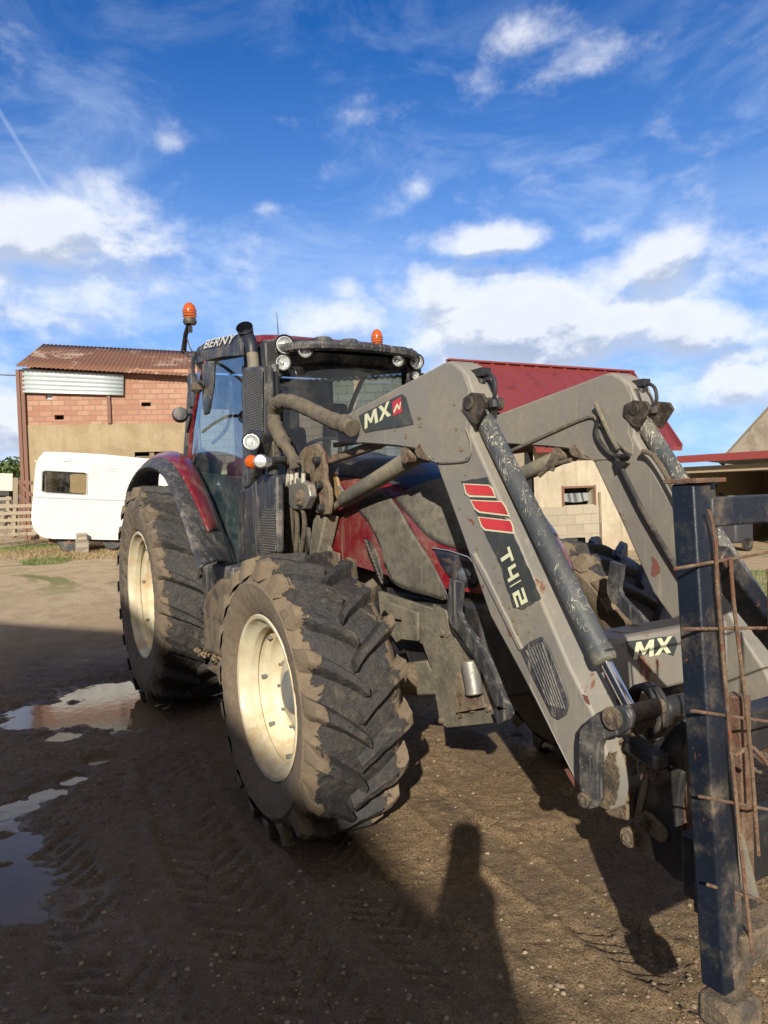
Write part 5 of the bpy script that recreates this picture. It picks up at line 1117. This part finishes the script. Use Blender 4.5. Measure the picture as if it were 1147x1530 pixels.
    lc = MB().tube([a, a+d2*.01, b-d2*.02, b], [.04, .047, .047, .042], 28).build('lift_cylinder', M['cyldust'], FL, ang=40)
    MB().tube([c3(492, 763), a], .024, 16).build('rod', M['rusty'], lc); MB().cyl(b+Vector((0, -.07, 0)), b+Vector((0, .07, 0)), .04).build('cylinder_eye', M['rusty'], lc)
    q = Y(z2([(395, 440), (420, 405), (455, 470), (500, 492), (440, 482), (410, 470)]), -.58); MB().prism(flip(q, s), (0, -s*.16, 0)).build('lug_plate', M['rusty'], am, bevel=.006)
    # levelling linkage
    lk = [c3(483, 692), c3(566, 663)]; MB().beam(lk[0], lk[1], .05, .05, (0, 1, 0)).build('levelling_rod', M['rusty'], FL, bevel=.012)
    MB().tube([c3(565, 664), c3(592, 652)], [.028, .02], 12).build('rod_end', M['rusty'], FL)
    MB().beam(c3(500, 665), c3(563, 655), .03, .03, (0, 1, 0)).build('guide_rod', M['rusty'], FL, bevel=.006)
    # tower bolted to the chassis
    def zt_(L): return [(400+x*.183, 580+y*.183) for x, y in L]
    tw = MB().prism(flip(Y(zt_([(250, 560), (262, 520), (300, 480), (350, 460), (400, 455), (445, 530), (462, 640), (468, 750), (500, 830), (505, 940), (490, 1030), (430, 1035), (375, 1010), (372, 880), (345, 740), (290, 660)]), -.56), s), (0, -s*.03, 0)).build('mounting_tower', M['rusty'], FL, bevel=.008)
    MB().prism(flip(Y(zt_([(250, 560), (300, 480), (345, 470), (345, 740), (290, 660)]), -.50), s), (0, -s*.05, 0)).build('tower_rib', M['rusty'], tw, bevel=.006)
    MB().prism(flip(Y(zt_([(372, 1030), (470, 1050), (405, 1345), (400, 1500), (330, 1500), (335, 1300)]), -.54), s), (0, -s*.1, 0)).build('tower_leg', M['frame'], tw, bevel=.012)
    MB().prism(flip(Y(zt_([(430, 1120), (500, 1330), (560, 1350), (560, 1420), (420, 1420)]), -.48), s), (0, -s*.03, 0)).build('tower_web', M['frame'], tw, bevel=.005)
    MB().prism(flip(Y(zt_([(498, 740), (512, 690), (535, 680), (556, 720), (582, 830), (592, 890), (560, 960), (515, 940)]), -.42), s), (0, -s*.02, 0)).build('inner_plate', paint('ochre_rust_plate', (.3, .2, .09), dirt=(.3, .22, .12), amt=.4, scale=12, rust=.4, bmp=.3), tw, bevel=.004)
    for q in zt_([(440, 790), (420, 590), (455, 980)]): p = at(*q, 1, -.56); MB().cyl((p.x, s*.545, p.z), (p.x, s*.60, p.z), .024, seg=14).build('pin', M['dark'], tw, bevel=.005)
    # dogleg tilt link at the arm tip
    dg = z6([(333, 600), (340, 545), (365, 510), (410, 475), (460, 452), (505, 445), (540, 462), (555, 495), (545, 540), (510, 568), (460, 578), (430, 592), (418, 625), (415, 720), (420, 840), (405, 880), (375, 888), (350, 860), (338, 800), (333, 700)])
    dl = MB().prism(flip(Y(dg, -.64), s), (0, -s*.035, 0)).build('tilt_link', M['black'], FL, bevel=.006)
    MB().prism(flip(Y(dg, -.64), s), (0, 0, 0)) if False else None
    for q, r_ in zip(z6([(490, 495), (370, 843)]), (.038, .026)): p = at(*q, 1, -.64); mb = MB(); mb.cyl((p.x, s*.655, p.z), (p.x, s*.42, p.z), r_*.8).cyl((p.x, s*.66, p.z), (p.x, s*.64, p.z), r_, seg=20).cyl((p.x, s*.668, p.z), (p.x, s*.655, p.z), r_*.45, seg=6); mb.build('link_pin', M['muddy'], dl, bevel=.003)
    k_ = [at(*z6([(560, 600)])[0], 1, -.5), at(*z6([(700, 690)])[0], 1, -.5)]; k_ = flip(k_, s); MB().beam(k_[0], k_[1], .05, .07, (0, 1, 0)).build('tilt_rod', M['black'], FL, bevel=.01)
    # hose run along the arm
    hs_ = flip([at(u, v, 1, -.40) for u, v in ((560, 640), (640, 640), (700, 700), (760, 850), (860, 1030))], s)
    # pipes on the inner face (seen on the far arm)
    if s > 0:
        def ip(u, v, y=.42): return at(u, v, 1, y)
        for dv_, r_ in ((0, .009), (7, .008)):
            pts = [ip(*q) for q in z8([(265, 425+dv_), (640, 262+dv_), (700, 300+dv_), (835, 440+dv_)])] if False else [ip(680+x*.3138, 540+y*.3138+dv_*.2) for x, y in ((265, 425), (440, 345), (635, 262), (680, 290), (740, 350), (790, 400), (835, 442))]
            MB().tube(smoothpath(pts, 4), r_, 8).build('hydraulic_pipe', M['frame'], FL)
        MB().tube([ip(680+x*.3138, 540+y*.3138, .40) for x, y in ((668, 200), (690, 250), (740, 360), (775, 420))], .012, 8).build('hydraulic_pipe', M['frame'], FL)
        MB().tube(smoothpath([ip(680+x*.3138, 540+y*.3138, .41) for x, y in ((690, 250), (670, 330), (700, 400), (760, 450), (830, 445))], 4), .012, 8).build('hydraulic_hose', M['dark'], FL)
        MB().tube(smoothpath([ip(680+x*.3138, 540+y*.3138, .41) for x, y in ((765, 455), (790, 510), (880, 690), (960, 830), (1020, 930), (1090, 1040))], 4), .013, 8).build('hydraulic_pipe', M['dark'], FL)
        MB().tube(smoothpath([ip(680+x*.3138, 540+y*.3138, .40) for x, y in ((890, 430), (930, 440), (980, 500), (1030, 590), (1080, 690))], 4), .013, 8).build('hydraulic_hose', M['hose'], FL)
        MB().prism([ip(680+x*.3138, 540+y*.3138, .425) for x, y in ((775, 470), (835, 485), (815, 505), (790, 520))], (0, -.03, 0)).build('pipe_clamp', M['dark'], FL)
        mb = MB()
        for (x0, y0), (x1, y1) in (((430, 520), (475, 435)), ((460, 520), (490, 440)), ((400, 545), (450, 500)), ((440, 500), (550, 470))): mb.tube([ip(680+x0*.3138, 540+y0*.3138, .38), ip(680+x1*.3138, 540+y1*.3138, .38)], .013, 8)
        mb.build('hose_fittings', M['hose'], FL)
# cross tube between the arms
ct = MB().b2((4.22, -.432, .83), (4.42, .432, 1.07)).build('cross_tube', M['greylow'], FL, bevel=.018, seg=3)
a, b, c = at(945, 986, 0, 4.424), at(1002, 975, 0, 4.424), at(948, 960, 0, 4.424)
P = [at(u, v, 0, 4.423) for u, v in ((936, 958), (958, 956), (985, 952), (1008, 951), (1012, 962), (1006, 980), (990, 974), (962, 978), (948, 984), (940, 975))]
dc = MB().prism(P, (.001, 0, 0)).build('sticker', M['decal'], ct, smooth=False)
glyphs(a, b-a, c-a, 'lettering', M['white'], ct)
# stickers on the near arm
arm_r = [o for o in bpy.data.objects if o.name == 'lift_arm'][0]
yd = -.5786
st = MB().prism(Y(z2([(160, 290), (345, 196), (362, 210), (395, 325), (330, 340), (250, 350), (188, 362), (178, 350)]), yd), (0, -.0012, 0)).build('sticker', M['decal'], arm_r, smooth=False)
a, b, c = at(*z2([(186, 348)])[0], 1, yd-.002), at(*z2([(300, 288)])[0], 1, yd-.002), at(*z2([(182, 288)])[0], 1, yd-.002)
glyphs(a, b-a, c-a, 'lettering', M['white'], arm_r)
MB().prism(Y(z2([(304, 230), (340, 210), (344, 275), (308, 292)]), yd-.0014), (0, -.001, 0)).build('red_emblem', M['decalred'], arm_r, smooth=False)
for L in ([(308, 272), (322, 240), (327, 248), (313, 280)], [(322, 240), (326, 238), (336, 262), (331, 266)], [(331, 266), (338, 232), (342, 232), (336, 262)]):
    MB().prism(Y(z2(L), yd-.003-.0003*L[0][0]/300), (0, -.0006, 0)).build('emblem_line', M['white'], arm_r, smooth=False)
yd = -.5735
MB().prism(Y(z2(jag([(597, 570), (712, 552), (745, 640), (820, 790), (880, 930), (942, 1072), (862, 1122), (822, 1112), (765, 925), (705, 805), (640, 650)], 7, 3)), yd), (0, -.001, 0)).build('sticker', M['decal'], arm_r, smooth=False)
for (A_, B_) in (([(606, 580), (718, 586), (735, 600), (748, 642), (634, 638), (618, 625)], [(612, 584), (716, 590), (730, 604), (742, 634), (636, 630), (622, 620)]),
                 ([(636, 650), (775, 656), (792, 680), (808, 722), (676, 706), (655, 690)], [(642, 654), (772, 660), (786, 682), (800, 714), (678, 699), (660, 686)]),
                 ([(670, 722), (812, 738), (824, 765), (826, 796), (700, 782), (684, 765)], [(676, 726), (808, 741), (818, 765), (820, 788), (703, 775), (688, 760)])):
    MB().prism(Y(z2(A_), yd-.0016), (0, -.0006, 0)).build('cream_bar', M['white'], arm_r, smooth=False); MB().prism(Y(z2(B_), yd-.0026), (0, -.0006, 0)).build('red_bar', M['decalred'], arm_r, smooth=False)
# T412: squared characters running down the arm; frame measured on the sticker
O_ = at(*z2([(762, 880)])[0], 1, yd-.002); XA = at(*z2([(842, 1122)])[0], 1, yd-.002)-O_; YA = at(*z2([(800, 838)])[0], 1, yd-.002)-O_
ln = XA.length; XA.normalize(); YB = at(*z2([(806, 862)])[0], 1, yd-.002)-O_
hgt = (at(*z2([(812, 868)])[0], 1, yd-.002)-at(*z2([(765, 890)])[0], 1, yd-.002)); HY = hgt-XA*hgt.dot(XA)
CH = {'T': [(0, .78), (0, 1), (1, 1), (1, .78), (.63, .78), (.63, 0), (.37, 0), (.37, .78)],
      '4': [(0, 1), (.25, 1), (.25, .52), (.7, .52), (.7, 1), (.95, 1), (.95, 0), (.7, 0), (.7, .3), (0, .3)],
      '1': [(0, 0), (.27, 0), (.27, 1), (0, 1)],
      '2': [(0, 1), (1, 1), (1, .4), (.27, .4), (.27, .2), (1, .2), (1, 0), (0, 0), (0, .6), (.73, .6), (.73, .8), (0, .8)]}
x_ = 0.; un = ln/4.05
for ch, wd_ in (('T', 1.), ('4', .95), ('1', .3), ('2', 1.)):
    P = [O_+XA*(x_+px_2*wd_/ (1 if ch != '1' else .3)*(1 if ch != '1' else .3))*un+HY*(py_2*1.02) for px_2, py_2 in CH[ch]]
    mb = MB(); tri = tessellate_polygon([[Vector((p[0], p[1], 0)) for p in CH[ch]]]); mb.add(P, [list(t_) for t_ in tri]); mb.v = [p+Vector((0, -.002, 0)) for p in mb.v]
    mb.build('letter', M['white'], arm_r, smooth=False, fixn=False); x_ += wd_+.22
M['splash'] = plain('dried_mud_splash', (.2, .155, .1), .95)
for k in range(46):
    q = rng.uniform(); u0 = 650+q*215+rng.uniform(-5, 45); v0 = 700+q*470; rr_ = rng.uniform(.8, 3.2)
    if rng.uniform() < .3: u0 = rng.uniform(540, 690); v0 = rng.uniform(600, 680)
    pl_ = [(u0+rr_*math.cos(a_)*rng.uniform(.5, 1.3), v0+1.5*rr_*math.sin(a_)*rng.uniform(.5, 1.3)) for a_ in [j_*.785 for j_ in range(8)]]
    if not (v0 < 660 or (651+(v0-693)*.44+4 < u0 < 703+(v0-649)*.43-4)): continue
    if 'spl' not in globals(): spl = MB()
    spl.prism(Y(pl_, -.5785 if v0 < 690 else -.5735), (0, -.0012, 0))
so_ = spl.build('mud_splashes', M['splash'], arm_r, smooth=False); so_['kind'] = 'stuff'
# ribbed dark cover low on the arm
cv_ = [(92, 205), (130, 168), (182, 145), (215, 200), (250, 290), (290, 390), (297, 440), (288, 480), (255, 502), (228, 488), (205, 440), (150, 330)]
co = MB().prism(Y(z6(cv_), -.5725), (0, -.008, 0)).build('arm_cover', M['black'], arm_r, bevel=.003)
mb = MB()
for k in range(7):
    q = k/6; a_ = at(*z6([(112+q*66, 205-q*35)])[0], 1, -.583); b_ = at(*z6([(212+q*66, 440+q*0+(q-.5)*-4+q*20)])[0], 1, -.583); mb.tube([a_, b_], .0045, 6)
mb.build('cover_ribs', M['black'], co)
# hydraulic hose sleeve and coupler block
mb = MB().tube(smoothpath([at(u, v, 1, y) for u, v, y in ((443, 700, -.66), (436, 682, -.68), (424, 662, -.70), (412, 640, -.72), (408, 618, -.72), (414, 603, -.72), (430, 600, -.71), (452, 607, -.70), (475, 618, -.68), (498, 629, -.66), (520, 636, -.63))], 5), .046, 18)
for i in range(0, len(mb.v)//18): 
    q = 1+.07*math.sin(i*2.1)+.05*rng.normal()
    c_ = sum(mb.v[i*18:(i+1)*18], Vector())/18; f_ = q*(.78 if i < 10 else 1.)
    for j in range(18): mb.v[i*18+j] = c_+(mb.v[i*18+j]-c_)*f_
mb.build('hose_sleeve', M['hose'], FL, ang=70)
MB().tube([at(512, 632, 1, -.635), at(527, 640, 1, -.625)], [.052, .05], 18).build('sleeve_cuff', M['hose'], FL, bevel=.004)
M['coupl'] = paint('dusty_pale_coupling', (.42, .4, .33), amt=.35, scale=20, rough=.5)
vb = MB().prism(Y([(421, 722), (442, 714), (460, 724), (463, 742), (455, 760), (438, 762), (420, 742)], -.66), (0, .05, 0)).build('coupler_block', M['steel'], FL, bevel=.008)
c = at(449, 744, 1, -.67); MB().lathe([(-.03, .05), (.0, .052), (.015, .04), (.02, .02), (.03, .018), (.031, .001)], c=c, axis=(.4, -.9, 0), seg=22).build('locking_wheel', M['muddy'], vb)
for k, (u, v) in enumerate(((430, 718), (436, 718), (443, 716), (453, 716))):
    MB().tube([at(u, v+6, 1, -.65), at(u, v-10, 1, -.65)], [.015, .013], 10).build('coupling', M['coupl'], vb)
    MB().tube(smoothpath([at(u, v-8, 1, -.65), at(u-1, v-24, 1, -.66), at(440+k*1.5, 690, 1, -.67)], 4), .012, 8).build('hose', M['hose'], FL)
    MB().tube(smoothpath([at(u-2, v+38, 1, -.64), at(u-1+k, v+70, 1, -.62), at(428+k*7, 830, 1, -.6), at(430+k*7, 870, 1, -.55)], 5), .016, 8).build('hose', M['hose'], FL)
# implement carrier at the arm tips
M['rustbar'] = paint('rust_brown_plate', (.13, .075, .045), dirt=(.2, .14, .09), amt=.45, scale=14, rust=.6, rustcol=(.07, .03, .018), bmp=.5)
for s in (-1, 1):
    P = flip(Y(z6([(420, 600), (470, 590), (530, 590), (540, 700), (555, 830), (545, 940), (470, 920), (420, 880)]), -.50), s); MB().prism(P, (0, -s*.06, 0)).build('tip_plate', M['rusty'], FL, bevel=.01)
# ================================================================== CARRIED STEEL CRADLE
FR = empty('mesh_frame', (5.1, 0, .37), 'navy blue steel post frame with rusty mesh rods carried on the front loader', 'steel frame')
pt_, pb = Vector((5.25, -.885, 1.675)), Vector((5.28, -.855, .40))
for s in (-1, 1):
    a, b = Vector((pt_.x, pt_.y if s < 0 else -pt_.y, pt_.z)), Vector((pb.x, pb.y if s < 0 else -pb.y, pb.z))
    po = MB().beam(b, a, .068, .068, (0, 1, 0)).build('post', M['bluepost'], FR, bevel=.007, seg=3)
    MB().box(a+Vector((.0, -s*.015, .006)), (.1, .115, .012)).build('cap_plate', M['rodrust'], po, bevel=.002)
    MB().box(b+Vector((.01, -s*.02, -.06)), (.115, .125, .085)).box(b+Vector((.0, -s*.03, .02)), (.075, .07, .1)).build('foot', M['muddy'], po, bevel=.02, disp=.01)
    MB().beam(b+Vector((-.005, -s*.062, .08)), a+Vector((-.005, -s*.062, -.0)), .04, .03, (0, 1, 0)).build('edge_channel', M['bluepost'], po, bevel=.003)
    MB().beam(Vector((5.26, s*.83, 1.5)), Vector((5.26, s*.2, .92)), .045, .085, (1, 0, 0)).build('brace', M['bluepost'], FR, bevel=.006)
    for k, zz in enumerate((1.5, 1.32, 1.1, .9, .7)):
        MB().beam(Vector((5.262, s*.855-.05, zz-.004)), Vector((5.262, s*.855+.05, zz-.004)), .1, .003, (0, 0, 1)) if False else None
MB().beam(Vector((5.25, -.835, 1.6)), Vector((5.25, .835, 1.6)), .05, .075).build('top_beam', M['bluepost'], FR, bevel=.006)
MB().beam(Vector((5.27, -.8, .47)), Vector((5.27, .8, .47)), .08, .09).build('bottom_beam', M['muddy'], FR, bevel=.008)
MB().beam(Vector((5.2, -.62, .5)), Vector((4.95, -.45, .9)), .05, .05, (0, 1, 0)).build('diagonal_stay', M['frame'], FR, bevel=.006)
def fx(u, v, x=5.302): return at(u, v, 0, x)
hz = [((1008, 850), (1150, 825)), ((1020, 940), (1160, 938)), ((1033, 1062), (1160, 1080)), ((1045, 1190), (1160, 1212)), ((1057, 1322), (1160, 1352))]
for A_, B_ in hz:
    a, b = fx(*A_), fx(*B_); c = a+(b-a)*6; c.y = min(c.y, .9); c = a+(b-a)*((.88-a.y)/(b.y-a.y)); mid = a.lerp(c, .5)
    mb = MB().tube([a, b, Vector((5.302, .88, a.z+(b.z-a.z)*1.5))], .0042, 7); mb.build('mesh_rod', M['rodrust'], FR)
for L in ([(1058, 762), (1064, 780), (1069, 810), (1072, 880), (1080, 980), (1092, 1120), (1106, 1260), (1124, 1425)], [(1091, 836), (1096, 900), (1103, 960), (1113, 1040), (1122, 1130), (1133, 1278)], [(1148, 850), (1152, 1000), (1160, 1200)]):
    MB().tube([fx(*q, 5.312) for q in L], .005, 7).build('mesh_rod', M['rodrust'], FR)
for y_ in (-.2, .05, .3, .55, .8): MB().tube([(5.345, y_, .45), (5.345, y_+.02, 1.5)], .006, 7).build('mesh_rod', M['rodrust'], FR)
a = [fx(1096, 1130), fx(1118, 1116), fx(1126, 1118), fx(1150, 1145)]; MB().tube(a, .006, 7).build('mesh_rod', M['rodrust'], FR)
# hitch plates between the cradle and the loader
hp = z6([(560, 850), (590, 790), (625, 700), (680, 620), (720, 560), (765, 505), (790, 500), (800, 560), (778, 640), (790, 690), (770, 790), (758, 900), (765, 1060), (798, 1180), (790, 1205), (745, 1190), (680, 1120), (600, 1065), (545, 1012), (545, 960), (570, 930)])
for s in (-1, 1):
    pl = MB().prism(flip(Y(hp, -.47), s), (0, -s*.035, 0)).build('hitch_plate', M['dark'], FR, bevel=.006)
    P = flip(Y(z6([(575, 900), (600, 800), (628, 712), (640, 730), (625, 820), (600, 920), (640, 1000), (665, 1110), (600, 1065), (560, 1010)]), -.474), s); MB().prism(P, (0, -s*.006, 0)).build('worn_edge', M['frame'], pl, smooth=False)
    P = flip(Y(z6([(588, 930), (596, 905), (618, 895), (645, 908), (705, 970), (718, 1000), (705, 1028), (680, 1030), (610, 975)]), -.482), s); MB().prism(P, (0, -s*.014, 0)).build('latch_plate', M['rusty'], pl, bevel=.005)
    for q, r_ in zip(z6([(568, 1000), (688, 735), (628, 935)]), (.034, .03, .02)): p = at(*q, 1, -.48); mb = MB(); mb.cyl((p.x, s*.51, p.z), (p.x, s*.42, p.z), r_).cyl((p.x, s*.52, p.z), (p.x, s*.505, p.z), r_*.5, seg=6); mb.build('hitch_pin', M['muddy'], pl, bevel=.004)
    P = flip(Y(z6([(765, 520), (825, 480), (845, 560), (815, 640), (790, 720), (790, 860), (830, 1180), (800, 1170), (775, 1060), (768, 900), (785, 690)]), -.42), s); MB().prism(P, (0, -s*.03, 0)).build('back_plate', M['rustbar'], FR, bevel=.006)
MB().b2((4.98, -.62, .42), (5.06, .62, .62)).b2((5.02, -.62, .85), (5.1, .62, .98)).build('carrier_beam', M['dark'], FR, bevel=.01)
for yy in (-.52, -.15, .3, .62): MB().b2((5.08, yy-.025, .4), (5.14, yy+.025, 1.32 if abs(yy) < .5 else 1.05)).build('back_upright', M['rustbar'], FR, bevel=.006)
for yy in (-.68, .68): MB().beam(Vector((5.1, yy, .5)), Vector((5.24, yy, .5)), .08, .08).build('connector', M['dark'], FR)
# round hoses at the coupler
mb = MB()
for k in range(3): c = at(*z6([(610+18*k, 470-6*k)])[0], 1, -.36+.03*k); mb.tube([c+Vector((.07*math.cos(a), 0, .09*math.sin(a))) for a in [q*math.pi/14-1.2 for q in range(26)]], .012, 8)
mb.build('coiled_hose', M['dark'], FL)
mb = MB().prism(Y(z6([(640, 420), (700, 410), (735, 470), (690, 560), (640, 600), (600, 560)]), -.28), (0, .2, 0)); mb.build('rod_guard', M['dark'], FL, bevel=.02)
# ================================================================== photographer (only the shadow falls in view)
PE = empty('person', (CAM.x+.38, CAM.y-.2, 0), 'standing photographer in dark clothes holding a phone up with both hands', 'person')
Pf = -Vector((math.cos(YAW), math.sin(YAW), 0)); Pf = -Pf; Ps = Vector((_r.x, _r.y, 0)); P0 = Vector((CAM.x+.38, CAM.y-.2, 0))
def pp(f_, s_, z): return P0+Pf*f_-Ps*.05+Ps*s_*.5+Vector((0, 0, z*1.075))
sk = [(pp(0, 0, .98), .17), (pp(0, 0, 1.15), .15), (pp(0, 0, 1.38), .13), (pp(0, 0, 1.5), .05), (pp(.02, 0, 1.6), .09), (pp(.03, 0, 1.70), .085),
      (pp(0, -.16, 1.42), .05), (pp(.2, -.15, 1.28), .04), (pp(.27, -.05, 1.5), .03), (pp(0, .16, 1.42), .05), (pp(.2, .15, 1.28), .04), (pp(.27, .05, 1.5), .03),
      (pp(0, -.1, .92), .11), (pp(.03, -.12, .5), .065), (pp(0, -.13, .1), .045), (pp(.14, -.14, .05), .04), (pp(0, .1, .92), .11), (pp(.03, .12, .5), .065), (pp(0, .13, .1), .045), (pp(.14, .14, .05), .04)]
ed = [(0, 1), (1, 2), (2, 3), (3, 4), (4, 5), (2, 6), (6, 7), (7, 8), (2, 9), (9, 10), (10, 11), (0, 12), (12, 13), (13, 14), (14, 15), (0, 16), (16, 17), (17, 18), (18, 19)]
for si, b0_ in ((-1, 8), (1, 11)):
    for k in range(4):
        i0 = len(sk); sk.append((pp(.285+.01*k, si*.055, 1.5+.018*k), .012)); sk.append((pp(.305, si*.04, 1.515+.018*k), .009)); sk.append((pp(.295, si*.02, 1.52+.018*k), .008)); ed += [(b0_, i0), (i0, i0+1), (i0+1, i0+2)]
    i0 = len(sk); sk.append((pp(.27, si*.05, 1.54), .011)); sk.append((pp(.27, si*.035, 1.565), .01)); ed += [(b0_, i0), (i0, i0+1)]
me = bpy.data.meshes.new('body'); me.from_pydata([tuple(p-P0) for p, _ in sk], ed, []); bo = bpy.data.objects.new('body', me); col.objects.link(bo); bo.parent = PE
md = bo.modifiers.new('skin', 'SKIN'); md.use_smooth_shade = True; bo.modifiers.new('s', 'SUBSURF').levels = 1
for v_, (_, r_) in zip(me.skin_vertices[0].data, sk): v_.radius = (r_, r_)
me.skin_vertices[0].data[0].use_root = True; me.materials.append(plain('dark_work_clothes', (.04, .045, .06), .8))
